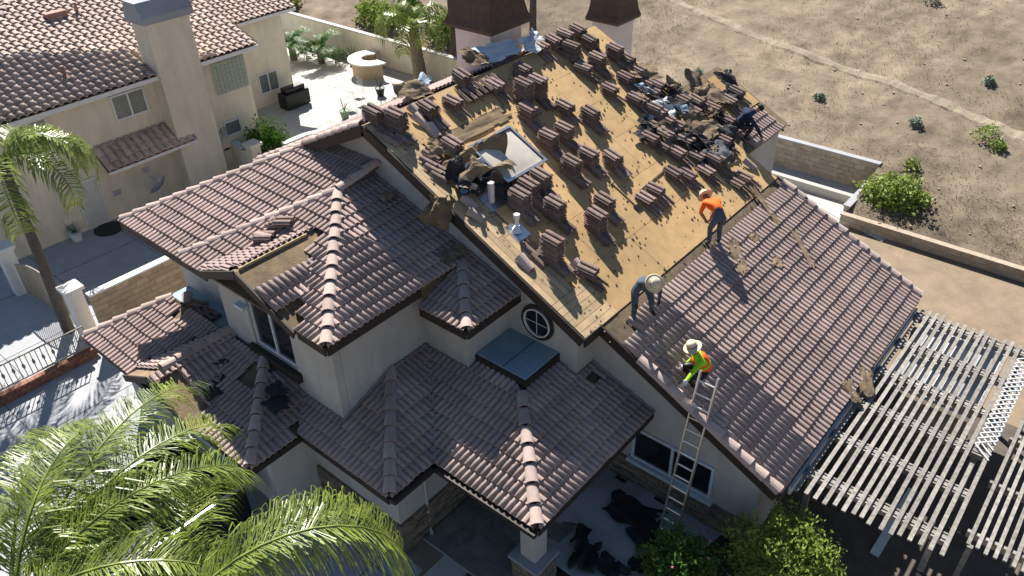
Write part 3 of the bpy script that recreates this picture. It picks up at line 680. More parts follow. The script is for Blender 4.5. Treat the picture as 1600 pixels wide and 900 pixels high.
block_wall('retaining_wall', 'grey block retaining wall behind the house at the foot of the hillside', (-13.2, 30.8, 0), (-7.5, 30.8, 0), 1.2, BLOCKG, CONCG)
block_wall('low_wall', 'long low block wall edging the dirt yard on the right', (-7.6, 27.6, 0), (12, 27.6, 0), .4, BLOCKG, BLOCKG)
block_wall('planter_wall', 'short block planter wall around the bright green bush', (-7.55, 27.85, 0), (-7.55, 30.6, 0), .6, BLOCKG, CONCG)
w = MB().b2((-12.3, 29.2, 0), (-7.8, 29.45, .35)).build('kerb_wall', CONC); tag(w, 'low white concrete kerb in front of the grey retaining wall', 'kerb')
gw = thing('garden_wall', 'cream stucco garden wall behind the white patio', 'wall', (-33, 29, 0))
MB().b2((-46, 28.95, 0), (-22, 29.15, 1.55)).build('wall', STUCN, gw); MB().b2((-46, 28.9, 1.55), (-22, 29.2, 1.62)).build('coping', CONC, gw)
sw = thing('side_wall', 'curved white-capped side wall beside the round green bush', 'wall', (-28, 18, 0))
pts = [Vector((-29.9, 16.4, 0)), Vector((-28.3, 16.4, 0)), Vector((-28.0, 17.6, 0)), Vector((-28.0, 18.8, 0)), Vector((-27.5, 20.1, 0)), Vector((-26.6, 21.3, 0)), Vector((-25, 22.2, 0))]
for a, c in zip(pts[:-1], pts[1:]):
    if a is pts[1]: continue
    MB().bar(a + Vector((0, 0, .6)), c + Vector((0, 0, .6)), .2, 1.2).build('wall', STUCN, sw); MB().bar(a + Vector((0, 0, 1.23)), c + Vector((0, 0, 1.23)), .28, .06).build('coping', WHITE, sw)
def post(name, label, x, y, h, m=WHITE):
    t = thing(name, label, 'pillar', (x, y, 0)); MB().b2((x - .22, y - .22, 0), (x + .22, y + .22, h)).build('shaft', m, t); MB().b2((x - .3, y - .3, h), (x + .3, y + .3, h + .12)).build('cap', m, t)
post('gate_pillar', 'white stucco pillar at the end of the tan block wall', -23.55, 6.45, 1.75); post('gate_pillar', 'white stucco pillar on the neighbour side of the iron gate', -27.75, 6.15, 1.75)
post('gate_pillar', 'small cream pillar beside the trash bins', -28.4, 16.4, 1.5, STUCN)
def iron_fence(name, label, p0, p1, h, step=.12, arch=0, cat='fence', m=IRON, deco=False):
    p0 = Vector(p0); p1 = Vector(p1); d = p1 - p0; L = d.length; t = thing(name, label, cat, (p0 + p1) / 2)
    n = int(L / step); zt_ = lambda f: h + arch * sin(pi * f)
    MB().bar(p0 + Vector((0, 0, .12)), p1 + Vector((0, 0, .12)), .04, .04).build('bottom_rail', m, t)
    MB().tube([p0 + d * (i / 12) + Vector((0, 0, zt_(i / 12))) for i in range(13)], .025, 6).build('top_rail', m, t)
    for i in range(n + 1):
        f = i / n; p = p0 + d * f; b = MB().tube([p + Vector((0, 0, .1)), p + Vector((0, 0, zt_(f)))], .014, 5)
        if deco and i % 2: b.lathe(p + Vector((0, 0, h * .45)), [(.01, 0), (.045, .08), (.045, .14), (.01, .22)], 6)
        b.build('baluster', m, t)
    return t
iron_fence('iron_gate', 'arched tan iron driveway gate between two white pillars', (-27.4, 6.2, 0), (-23.9, 6.4, 0), 1.25, .1, .4, 'gate')
iron_fence('iron_fence', 'wrought iron fence with knuckled balusters on the brick planter edge', (-22.4, 1.5, .35), (-22.3, 6.0, .35), .85, .14, 0, 'fence', deco=True)
iron_fence('side_gate', 'small iron side gate next to the cream pillar', (-28.1, 16.4, 0), (-27.0, 16.6, 0), 1.2, .09, 0, 'gate')
iron_fence('yard_fence', 'dark iron fence at the bottom right below the pergola', (-.4, 12.6, 0), (2.6, 12.3, 0), 1.5, .13, 0, 'fence', m=BLACK)
b = thing('brick_edging', 'orange brick edging under the wrought iron fence', 'edging', (-22.3, 4, 0))
for i in range(24):
    for r in range(3): MB().box((0, 0, 0), (.2, .19, .1)).build('brick', BRICKR, b).location = (-22.35 + random.uniform(-.01, .01), 1.4 + i * .2 + (.1 if r % 2 else 0), .06 + r * .11)
# ================================================================== pergola
G = thing('pergola', 'weathered grey wood slat pergola attached to the right side of the house', 'pergola', (-1.5, 16, 0))
for x in (-2.85, -.35):
    for y in (12.9, 16.2, 19.6): MB().b2((x - .06, y - .06, 0), (x + .06, y + .06, 2.2)).build('post', WOODG, G)
for k in range(6):
    y = 12.9 + k * 1.4; MB().b2((-3.0, y - .05, 2.22), (-.1, y + .05, 2.42)).build('beam', WOODG, G)
    for s in (-.11, .11): MB().b2((-3.0, y + s - .02, 2.3), (-.1, y + s + .02, 2.42)).build('beam', WOODG, G)
MB().b2((-3.08, 12.2, 2.2), (-3.02, 20.2, 2.42)).build('ledger', TRIMB, G)
for i in range(16):
    x = -2.9 + i * .184; ya = 12.2 + random.uniform(-.06, .06) + .01 * i; yb = 20.2 + random.uniform(-.12, .12)
    if i == 14: yb = 15.2
    MB().box((0, 0, 0), (.085, yb - ya, .035), rz=random.gauss(0, .004)).build('slat', WOODG, G).location = (x, (ya + yb) / 2, 2.443)
sheet('patio_floor', [(-3.6, 12.4), (6, 12.4), (6, 20.1), (-3.6, 20.1)], mat('patio_shade_brown', (.10, .085, .07), .95, .3, 2, .3, 40, big=.25), .007)  # shade under the slats is put into this dark brown concrete colour
G2 = thing('pergola', 'second slat pergola section at the right edge past the dark gap', 'pergola', (1, 16, 0))
for x in (.25, 3.2):
    for y in (13.2, 17, 20): MB().b2((x - .05, y - .05, 0), (x + .05, y + .05, 2.2)).build('post', WOODG, G2)
for k in range(5):
    y = 13.4 + k * 1.6; MB().b2((.1, y - .04, 2.22), (4, y + .04, 2.38)).build('beam', WOODG, G2)
for i in range(22):
    MB().box((0, 0, 0), (.07, 7.6 + random.uniform(-.1, .1), .04)).build('slat', WOODG, G2).location = (.2 + i * .16, 16.8, 2.405)
lt = thing('lattice_panel', 'white diamond lattice strip lying over the pergola edge', 'lattice', (-.3, 17.6, 2.5))
for i in range(20):
    for s in (-1, 1):
        y = 15.8 + i * .19; MB().bar((-.44, y, 2.505 + .012 * (s > 0)), (-.08, y + s * .36, 2.505 + .012 * (s > 0)), .035, .01).build('lath', WHITESHEET, lt)
o = MB().add([(-2.8 + .05 * i, 17.0 + j * .5, 2.12 + .02 * (i % 2)) for j in range(7) for i in range(44)], [(j * 44 + i, j * 44 + i + 1, (j + 1) * 44 + i + 1, (j + 1) * 44 + i) for j in range(6) for i in range(43)]).build('patio_cover', WHITESHEET); tag(o, 'white corrugated patio sheet under the far pergola slats', 'sheet')
o = MB().b2((-2.2, 15.4, 2.14), (-.7, 16.8, 2.16)).build('reed_blind', STRAW); tag(o, 'tan reed blind lying under the pergola slats', 'blind')
o = MB().bar((-1.31, 13.74, .03), (-1.26, 16.2, .03), .2, .04).build('loose_plank', TRIMB); tag(o, 'blue-grey plank lying on the ground below the pergola', 'plank')
# ================================================================== neighbour's yard things
def lathe_thing(name, label, cat, c, prof, m, n=18, group=None):
    o = MB().lathe((0, 0, 0), prof, n).build(name, m); o.location = c; return tag(o, label, cat, group)
for i, (px, py, lab) in enumerate(((307, 285, 'dark trash bin nearest the satellite dish'), (357, 262, 'dark trash bin under the meter boxes beside the cream pillar'))):
    p = atz(px, py, 0); t = thing('trash_bin', lab, 'bin', p)
    MB().lathe(p, [(.24, 0), (.30, .9), (.31, .95)], 16).build('bucket', GALV if i else CONCG, t); MB().lathe(p, [(.34, .95), (.34, 1.0), (.25, 1.06), (.02, 1.08)], 16).build('lid', BLACK, t)
p = Vector((-29.2, 12.5, 0)); t = thing('satellite_dish', 'grey satellite dish on a stand beside the cream wall', 'dish', p)
MB().tube([p, p + Vector((0, 0, .7))], .03, 6).tube([p + Vector((-.3, 0, 0)), p + Vector((0, 0, .5))], .02, 5).tube([p + Vector((.2, .25, 0)), p + Vector((0, 0, .5))], .02, 5).build('stand', GALV, t)
D = Matrix.Rotation(radians(-50), 3, 'Y') @ Matrix.Rotation(.4, 3, 'X'); c = p + Vector((.05, 0, .95))
MB().lathe(c, [(.02, 0), (.2, .03), (.36, .1), (.45, .17), (.44, .18), (.35, .115), (.2, .045), (.02, .015)], 24, D).build('reflector', GALV, t)
MB().tube([c, c + D @ Vector((.1, 0, .45))], .015, 5).lathe(c + D @ Vector((.1, 0, .45)), [(.05, 0), (.05, .1)], 8).build('receiver', GALV, t)
p = Vector((-29.6, 9.0, 0)); t = thing('potted_plant', 'spiky plant in a white pot beside the security door', 'plant', p)
MB().lathe(p, [(.17, 0), (.23, .32), (.24, .34), (.2, .33)], 16).build('pot', WHITE, t)
b = MB()
for i in range(26):
    a = random.uniform(0, 2 * pi); e = random.uniform(.3, 1.2); l = random.uniform(.35, .6); d = Vector((cos(a) * cos(e), sin(a) * cos(e), sin(e))); s = d.orthogonal().normalized() * .018
    q = p + Vector((0, 0, .33)); b.add([q - s, q + s, q + d * l], [(0, 1, 2)])
b.build('leaves', LEAFG, t)
o = MB().lathe((-29.4, 10.15, .02), [(.02, 0), (.55, 0), (.55, .02), (.02, .02)], 24).build('door_mat', BLACK); tag(o, 'dark half-round mat in front of the security door', 'mat')
p = Vector((-33.6, 22.3, 0)); t = thing('covered_grill', 'black covered barbecue grill on the white patio', 'grill', p)
bevel(MB().b2((p.x - .35, p.y - .75, .05), (p.x + .35, p.y + .75, .85)).b2((p.x - .25, p.y - .6, .85), (p.x + .25, p.y + .6, 1.1)).build('cover', BLACK, t), .08, 2)
p = Vector((-34.0, 27.9, 0)); t = thing('curved_counter', 'curved brick counter with white top on the back patio', 'counter', p)
def arc(r0, r1, za, zb, a0, a1, n=22):
    b = MB(); A = [a0 + (a1 - a0) * i / n for i in range(n + 1)]; vs = []
    for a_ in A: vs += [(p.x + r * cos(a_), p.y + r * sin(a_), z) for r, z in ((r0, za), (r1, za), (r1, zb), (r0, zb))]
    fs = [(4 * i + k, 4 * i + (k + 1) % 4, 4 * i + 4 + (k + 1) % 4, 4 * i + 4 + k)[::-1] for i in range(n) for k in range(4)] + [(0, 1, 2, 3), (4 * n + 3, 4 * n + 2, 4 * n + 1, 4 * n)]
    b.add(vs, fs); return b
arc(.75, 1.1, 0, .8, 2.2, 6.1).build('brick_base', BLOCK, t); arc(.55, 1.3, .8, .88, 2.1, 6.2).build('counter_top', WHITE, t)
for i, (px, py, lab) in enumerate(((540, 186, 'green pot at the left of the patio chairs'), (595, 150, 'dark pot with sticks right of the patio chairs'), (552, 100, 'small terracotta pot left of the round bench'))):
    p = atz(px, py, 0); t = thing('planter_pot', lab, 'pot', p); MB().lathe(p, [(.16, 0), (.25, .42), (.26, .45), (.22, .43)], 14).build('pot', (LEAFS, BLACK, BRICKR)[i], t)
    b = MB()
    for k in range(12):
        a = random.uniform(0, 2 * pi); d = Vector((cos(a) * .25, sin(a) * .25, random.uniform(.3, .8))); q = p + Vector((0, 0, .42)); b.tube([q, q + d], [.012, .004], 4)
    b.build('stems', LEAFG if i != 1 else TRUNKD, t)
for i, (px, py) in enumerate(((548, 172), (566, 163), (560, 150))):
    p = atz(px, py, 0); t = thing('patio_chair', ['thin white metal patio chair nearest the green pot', 'thin white metal patio chair in the middle of the patio set', 'thin white metal patio chair farthest from the green pot'][i], 'chair', p, 'patio chairs')
    for a in (-.2, .2):
        for c in (-.2, .2): MB().tube([p + Vector((a, c, 0)), p + Vector((a, c, .45 if c < 0 else .95))], .012, 5).build('leg', WHITE, t)
    MB().b2((p.x - .22, p.y - .22, .44), (p.x + .22, p.y + .22, .46)).build('seat', WHITE, t)
    b = MB()
    for k in range(5): b.tube([p + Vector((-.2 + .1 * k, .2, .46)), p + Vector((-.2 + .1 * k, .2, .95))], .008, 4)
    b.build('backrest', WHITE, t)
# street car at the far corner
p = Vector((-66, 22.4, 0)); t = thing('parked_car', 'dark red car parked on the street behind the neighbour house', 'car', p)
prof = [(-2.2, .35), (-2.25, .75), (-1.3, .9), (-.8, 1.4), (.7, 1.42), (1.3, .95), (2.15, .85), (2.2, .35)]
bevel(MB().prism([(p.x + a, p.y - .85, b_) for a, b_ in prof], (0, 1.7, 0)).build('body', CARRED, t), .06, 2)
MB().prism([(p.x + a, p.y - .87, b_) for a, b_ in ((-1.15, .95), (-.72, 1.34), (.62, 1.36), (1.1, .98))], (0, 1.74, 0)).build('side_windows', GLASS, t)
for a in (-1.4, 1.4):
    for s in (-1, 1):
        wl = MB().lathe(p + Vector((a, s * .86, .33)), [(.33, -.1), (.33, .1)], 18, Matrix.Rotation(pi / 2, 3, 'X')).build('wheel', BLACK, t); MB().lathe(p + Vector((a, s * .88, .33)), [(.2, -.1), (.2, .1)], 14, Matrix.Rotation(pi / 2, 3, 'X')).build('rim', METAL, wl)
# skip bin in front of the garage
t = thing('dump_trailer', 'black dump trailer with silver rim parked in front of the garage', 'trailer', (-14.2, 4.3, 0))
za, zb = .55, 1.55; x0, x1, y0, y1 = -15.4, -12.9, 1.6, 5.3
MB().b2((x0, y0, za), (x1, y1, za + .06)).build('bed', BLACK, t)
for lo, hi in (((x0, y0, za + .06), (x0 + .05, y1, zb)), ((x1 - .05, y0, za + .06), (x1, y1, zb)), ((x0 + .05, y0, za + .06), (x1 - .05, y0 + .05, zb)), ((x0 + .05, y1 - .05, za + .06), (x1 - .05, y1, zb))): MB().b2(lo, hi).build('side_panel', BLACK, t)
for a, c in (((x0, y1), (x1, y1)), ((x0, y0), (x0, y1)), ((x1, y0), (x1, y1))): MB().bar((a[0], a[1], zb + .03), (c[0], c[1], zb + .03), .07, .06).build('rim', GALV, t)
for s in (x0 + .3, x1 - .3):
    for y in (2.6, 3.4): MB().lathe((s, y, .3), [(.3, -.1), (.3, .1)], 16, Matrix.Rotation(pi / 2, 3, 'Y')).build('wheel', BLACK, t)
# porch paving
t = struct(MB().b2((-9.6, 7.6, 0), (-7.0, 11.2, .05)).build('porch_floor', CONCG))
random.seed(3)
CG = {(i, j): Vector((-9.6 + i * .43 + (random.uniform(-.13, .13) if 0 < i < 6 else 0), 7.6 + j * .45 + (random.uniform(-.14, .14) if 0 < j < 8 else 0), .05)) for i in range(7) for j in range(9)}
for i in range(6):
    for j in range(8):
        P = [CG[i, j], CG[i + 1, j], CG[i + 1, j + 1], CG[i, j + 1]]; m_ = sum(P, Vector()) / 4
        MB().prism([p.lerp(m_, .06) for p in P], (0, 0, .012 + random.uniform(0, .006))).build('flagstone', FLAG, t)
# white sheet on the ground, hill path
o = MB().prism([tuple(atz(px, py, .02)) for px, py in ((1285, 318), (1330, 333), (1393, 366), (1378, 378), (1290, 330))], (0, 0, .01)).build('sheet_panel', WHITESHEET); tag(o, 'pale panel lying on the ground by the low wall', 'panel')
pp = [onhill(x, y, .02) for x, y in ((1040, -8), (1100, 22), (1180, 55), (1260, 85), (1340, 112), (1420, 140), (1500, 170), (1560, 195), (1620, 222))]
b = MB(); rows_ = []
for i in range(len(pp) - 1):
    for k in range(14):
        q = pp[i].lerp(pp[i + 1], k / 14); w0 = .2 + .1 * noise.noise(q * .9); w1 = .18 + .12 * noise.noise(q * .8 + Vector((5, 0, 0)))
        rows_.append([Vector((q.x + .3 * s, q.y + s, hillz(q.x + .3 * s, q.y + s) + h_)) for s, h_ in ((-w0 - .1, -.02), (-w0, .05), (0, .06), (w1, .05), (w1 + .1, -.02))])
for A_, B_ in zip(rows_[:-1], rows_[1:]):
    for k in range(4): b.add([A_[k], B_[k], B_[k + 1], A_[k + 1]], [(3, 2, 1, 0)])
struct(b.build('path', PATHM, smooth=True))

for nm, x0, x1, y0, y1, z in (('driveway', -22.4, -9.0, -8, 7, .0045), ('side_yard_concrete', -30, -22.8, -4, 16.5, .0045), ('back_patio_concrete', -60, -24.5, 17, 28.9, .0085)):
    b = MB(); y = y0 + 2
    while y < y1: b.b2((x0, y - .012, z), (x1, y + .012, z + .002)); y += 3.1
    x = x0 + 2.2
    while x < x1: b.b2((x - .012, y0, z + .003), (x + .012, y1, z + .005)); x += 3.4
    b.build('expansion_joints', mat('joint', (.12, .115, .11), 1, .2, 4), bpy.data.objects[nm])['kind'] = 'stuff'
# ================================================================== loose tile stacks on the stripped roof
random.seed(11)
def loose_tile_mesh():
    b = MB(); pr = tile_profile(2, .36, .05); n = len(pr); L = .46; t = .026
    a = [(-L / 2, x - .18, z) for x, z in pr]; c = [(L / 2, x - .18, z) for x, z in pr]; d = [(-L / 2, x - .18, z - t) for x, z in pr]; e = [(L / 2, x - .18, z - t) for x, z in pr]
    fs = [(i, n + i, n + i + 1, i + 1) for i in range(n - 1)] + [(2 * n + i, 2 * n + i + 1, 3 * n + i + 1, 3 * n + i) for i in range(n - 1)]
    fs += [(i, i + 1, 2 * n + i + 1, 2 * n + i) for i in range(n - 1)] + [(n + i, 3 * n + i, 3 * n + i + 1, n + i + 1) for i in range(n - 1)] + [(0, 2 * n, 3 * n, n), (n - 1, 2 * n - 1, 4 * n - 1, 3 * n - 1)]
    b.add(a + c + d + e, fs); me = b.mesh('tile'); me.materials.append(mat('loose_tile', (.205, .145, .125), .85, .3, 9, .25, 60, attr=True, amt=.28, big=.1)); return me
LTM = loose_tile_mesh()
def put(me, name, parent, M):
    o = bpy.data.objects.new(name, me); COL.objects.link(o); o.parent = parent; o.matrix_parent_inverse = PINV(parent); o.matrix_basis = M; return o
SLOPE = math.atan(KM)
def tile_stack(px, py, n, label, chock=True, rz=None, tilt=.2):
    h = n * .058 + .1; P = onmain(px, py, h); P.z -= h
    z = zmain(P.x); P = Vector((P.x, P.y, z)); t = thing('tile_stack', label, 'tile stack', P, 'stacks of tiles on the stripped roof')
    a = random.gauss(0, .06) if rz is None else rz; R = Matrix.Rotation(a, 4, 'Z') @ Matrix.Rotation(tilt, 4, 'Y')
    base = P + Vector((0, 0, .075))
    for i in range(n):
        M = Matrix.Translation(base + Vector((random.gauss(0, .008), random.gauss(0, .008), .03 + i * .057))) @ R @ Matrix.Rotation(random.gauss(0, .025), 4, 'Z')
        put(LTM, 'tile', t, M)
    if chock:
        for k in range(1 if n < 5 else 2):
            q = P + Vector((.27 + .03 * k, random.uniform(-.04, .06), 0)); q.z = zmain(q.x) + .05 + .045 * k
            put(LTM, 'tile', t, Matrix.Translation(q) @ Matrix.Rotation(a + random.gauss(0, .1), 4, 'Z') @ Matrix.Rotation(SLOPE, 4, 'Y') @ Matrix.Rotation(pi if k == 0 else 0, 4, 'X'))
    return t
ST = [(903, 40, 4, 'low tile stack on the ridge nearest the right chimney'), (883, 48, 5, 'second tile stack along the ridge from the right chimney'), (865, 57, 4, 'third tile stack along the ridge from the right chimney'), (845, 66, 3, 'low tile stack on the ridge right of the pale torn sheet'),
 (893, 66, 6, 'tile stack just below the ridge under the second ridge stack'), (922, 56, 5, 'tile stack at the top right corner of the plywood below the right chimney'), (961, 70, 6, 'shaded wide tile stack at the foot of the right chimney'), (933, 84, 6, 'tall tile stack one row below the right chimney'), (980, 86, 3, 'low dark tile stack by the far rake below the right chimney'),
 (912, 100, 3, 'low tile stack left of centre in the upper right plywood'), (953, 133, 3, 'lone low tile stack on bare plywood toward the far rake'), (993, 148, 3, 'low tile stack at the left edge of the felt debris heap'), (817, 101, 6, 'rear tile stack of the tall trio below the ridge'), (818, 124, 10, 'tallest tile stack of the trio below the ridge'),
 (840, 119, 9, 'right tile stack of the tall trio below the ridge'), (722, 112, 5, 'tile stack on the ridge left of the white chimney sheet'), (773, 127, 3, 'low tile stack between the leaning tile row and the tall trio'), (707, 152, 3, 'low tile stack left of the leaning tile row'), (670, 160, 5, 'tile stack below the ridge left of the low stack'),
 (618, 171, 8, 'tall tile stack near the left corner of the stripped roof'), (583, 167, 5, 'leftmost tile stack on the ridge corner'), (825, 164, 6, 'tile stack directly above the skylight right corner'), (883, 159, 4, 'low tile stack in the middle row right of the one above the skylight'), (923, 169, 6, 'tile stack at the right end of the middle row'),
 (857, 206, 6, 'left tile stack of the pair right of the skylight'), (882, 194, 6, 'right tile stack of the pair right of the skylight'), (893, 246, 7, 'front tile stack of the pair below and right of the skylight'), (920, 233, 6, 'rear tile stack of the pair below and right of the skylight'), (958, 238, 5, 'lone tile stack right of the skylight pairs'),
 (707, 217, 6, 'tile stack touching the upper left of the skylight'), (845, 267, 7, 'upper tile stack in the row below the skylight'), (826, 281, 6, 'middle tile stack in the row below the skylight'), (812, 296, 8, 'lower tall tile stack in the row below the skylight'), (867, 311, 8, 'tall tile stack right of the vent pipe'),
 (945, 306, 6, 'rear tile stack of the large lower pair'), (932, 328, 8, 'front tall tile stack of the large lower pair'), (863, 368, 10, 'tall narrow tile stack nearest the rake above the round window'), (919, 415, 3, 'lowest small tile stack near the bottom of the plywood'), (1009, 305, 2, 'two-tile pile left of the orange-shirted worker'),
 (1024, 290, 3, 'small tile pile beside the long pole'), (1052, 264, 3, 'tile pile below the felt heap on the right'), (1075, 268, 2, 'flat tile pile right of the pole end'), (1104, 262, 2, 'flat tile pile in the lower right row of plywood'), (1116, 247, 2, 'flat tile pile nearest the navy-shirted worker feet'), (1150, 282, 1, 'pair of loose tiles at the lower right plywood edge'), (1163, 272, 1, 'single loose tile by the far corner of the tiled roof'),
 (1030, 168, 4, 'tile stack under the pale torn felt'), (1040, 204, 4, 'tile stack under the brown folded felt'), (1058, 190, 3, 'tile stack in the middle of the felt debris heap'), (1058, 232, 3, 'tile stack at the lower edge of the felt debris heap'), (1072, 212, 3, 'low tile stack between two black felt scraps'), (1088, 238, 2, 'flat tile pile beside the blue scrap'),
 (1114, 163, 3, 'dark tile stack near the far end of the heap'), (1140, 152, 3, 'tile stack by the far plywood extension'), (1152, 138, 3, 'topmost tile stack on the far extension'), (1067, 150, 3, 'half-buried tile stack at the top of the felt heap'), (997, 103, 3, 'shaded low tile stack below the ridge end on the far rake'), (978, 115, 3, 'shaded tile stack left of the far rake debris'), (1012, 124, 2, 'flat tile pile at the far rake under loose felt'), (1020, 138, 2, 'flat tile pile above the blue-white wrapper')]
for s in ST: tile_stack(*s)
# leaning row, loose tiles and loose ridge caps
t = thing('leaning_tiles', 'row of roof tiles leaning over one another on the plywood', 'tiles', onmain(748, 148))
for i in range(7):
    P = onmain(728 + i * 8.5, 158 - i * 4.5); put(LTM, 'tile', t, Matrix.Translation(P + Vector((0, 0, .11))) @ Matrix.Rotation(.1 + random.gauss(0, .05), 4, 'Z') @ Matrix.Rotation(SLOPE, 4, 'Y') @ Matrix.Rotation(-.5, 4, 'X'))
t = thing('loose_tiles', 'two loose roof tiles side by side near the round window rake', 'tiles', onmain(838, 395))
for px, py in ((832, 388), (845, 405), (856, 398)): put(LTM, 'tile', t, Matrix.Translation(onmain(px, py, .06)) @ Matrix.Rotation(random.gauss(0, .1), 4, 'Z') @ Matrix.Rotation(SLOPE, 4, 'Y'))
t = thing('loose_tiles', 'pair of shaded loose tiles at the left rake corner', 'tiles', onmain(608, 216))
for px, py in ((604, 212), (614, 217)): put(LTM, 'tile', t, Matrix.Translation(onmain(px, py, .06)) @ Matrix.Rotation(.35, 4, 'Z') @ Matrix.Rotation(SLOPE, 4, 'Y'))
t = thing('loose_tiles', 'stepped shaded tiles lying left of the torn felt tent', 'tiles', onmain(680, 262))
for i, (px, py) in enumerate(((672, 250), (680, 262), (690, 274), (676, 240))): put(LTM, 'tile', t, Matrix.Translation(onmain(px, py, .08)) @ Matrix.Rotation(.3, 4, 'Z') @ Matrix.Rotation(SLOPE * .8, 4, 'Y'))
for (px, py, a, lab) in ((650, 176, .1, 'loose barrel ridge tile behind the left tile stacks'), (657, 190, .2, 'loose barrel ridge tile lying against the left stacks'), (677, 206, -.1, 'loose barrel ridge tile below the left stacks'), (733, 318, .1, 'loose barrel ridge tile right of the brown hanging felt'), (742, 337, .4, 'loose barrel ridge tile half over the rake edge'), (820, 412, -.05, 'loose barrel ridge tile nearest the round window'), (905, 419, 0, 'loose barrel ridge tile beside the lowest small stack'), (1170, 258, .2, 'loose barrel ridge tile at the far corner of the plywood')):
    o = bpy.data.objects.new('ridge_tile', CAPME); COL.objects.link(o); tag(o, lab, 'ridge tile', 'loose ridge tiles on the roof')
    o.matrix_world = Matrix.Translation(onmain(px, py, .03)) @ Matrix.Rotation(a, 4, 'Z') @ Matrix.Rotation(SLOPE, 4, 'Y') @ Matrix.Translation((-.2, 0, 0))
p1n = (0, -K4, 1)
for (px, py, lab) in ((402, 375, 'loose barrel ridge tile on the hip roof beside the bare patch'), (432, 352, 'loose tile bundle lying above the bare felt patch')):
    q = onpl((px, py), p1n, (0, 7.1, 5.4)); t = thing('loose_tiles', lab, 'tiles', q)
    for k in range(3): put(CAPME if px == 402 and k == 0 else LTM, 'tile', t, Matrix.Translation(q + Vector((.1 * k, .05 * k, .06 + .05 * k))) @ Matrix.Rotation(.5, 4, 'Z') @ Matrix.Rotation(-.1, 4, 'Y'))
q = onpl((300, 470), (0, 0, 1), (0, 0, 3.0)); t = thing('loose_tiles', 'loose tiles lying on the blue flat roof strip', 'tiles', q)
for k, (px, py) in enumerate(((293, 462), (318, 488), (330, 492), (308, 475))): put(CAPME if k == 0 else LTM, 'tile', t, Matrix.Translation(atz(px, py, 3.04)) @ Matrix.Rotation(-.6 + k * .3, 4, 'Z'))
# ================================================================== crumpled felt and sheets
def scrap(name, label, cat, P, sx, sy, m, amp=.1, basis=None, seed=0, edge=.25, thick=.006, group=None):
    n = 12; b = MB(); B = basis or Matrix(((1, 0, 0), (0, 1, 0), (0, 0, 1))); V = {}; rnd = random.Random(seed)
    for j in range(n + 1):
        for i in range(n + 1):
            u = i / n - .5; v = j / n - .5; r = max(abs(u), abs(v)) * 2
            k = 1 + edge * noise.noise(Vector((u * 2.6 + seed, v * 2.6, 1.3))) * r
            z = amp * (noise.noise(Vector((u * 2.6 + seed * 3.1, v * 2.6, 0))) + .22 * noise.noise(Vector((u * 7, v * 7 + seed, 4))) + .35) + .02
            V[i, j] = B @ Vector((u * sx * k, v * sy * k, max(.012, z)))
    vs = [V[i, j] for j in range(n + 1) for i in range(n + 1)]; nn = (B @ Vector((0, 0, 1))) * thick; m0 = (n + 1) ** 2
    keep = [(i, j) for j in range(n) for i in range(n) if not ((i in (0, n - 1) or j in (0, n - 1)) and noise.noise(Vector((i * .7 + seed, j * .7, 2))) > .22)]
    fs = []
    for i, j in keep:
        a = j * (n + 1) + i; f = (a, a + 1, a + n + 2, a + n + 1); fs.append(f); fs.append(tuple(x + m0 for x in f[::-1]))
    b.add(vs + [v - nn for v in vs], fs); o = b.build(name, m, smooth=False); o.location = P; return tag(o, label, cat, group)
BM = Matrix(((cos(SLOPE), 0, sin(SLOPE)), (0, 1, 0), (-sin(SLOPE), 0, cos(SLOPE))))
def rot(B, a): return B @ Matrix.Rotation(a, 3, 'Z')
gname = 'torn felt scraps on the roof'
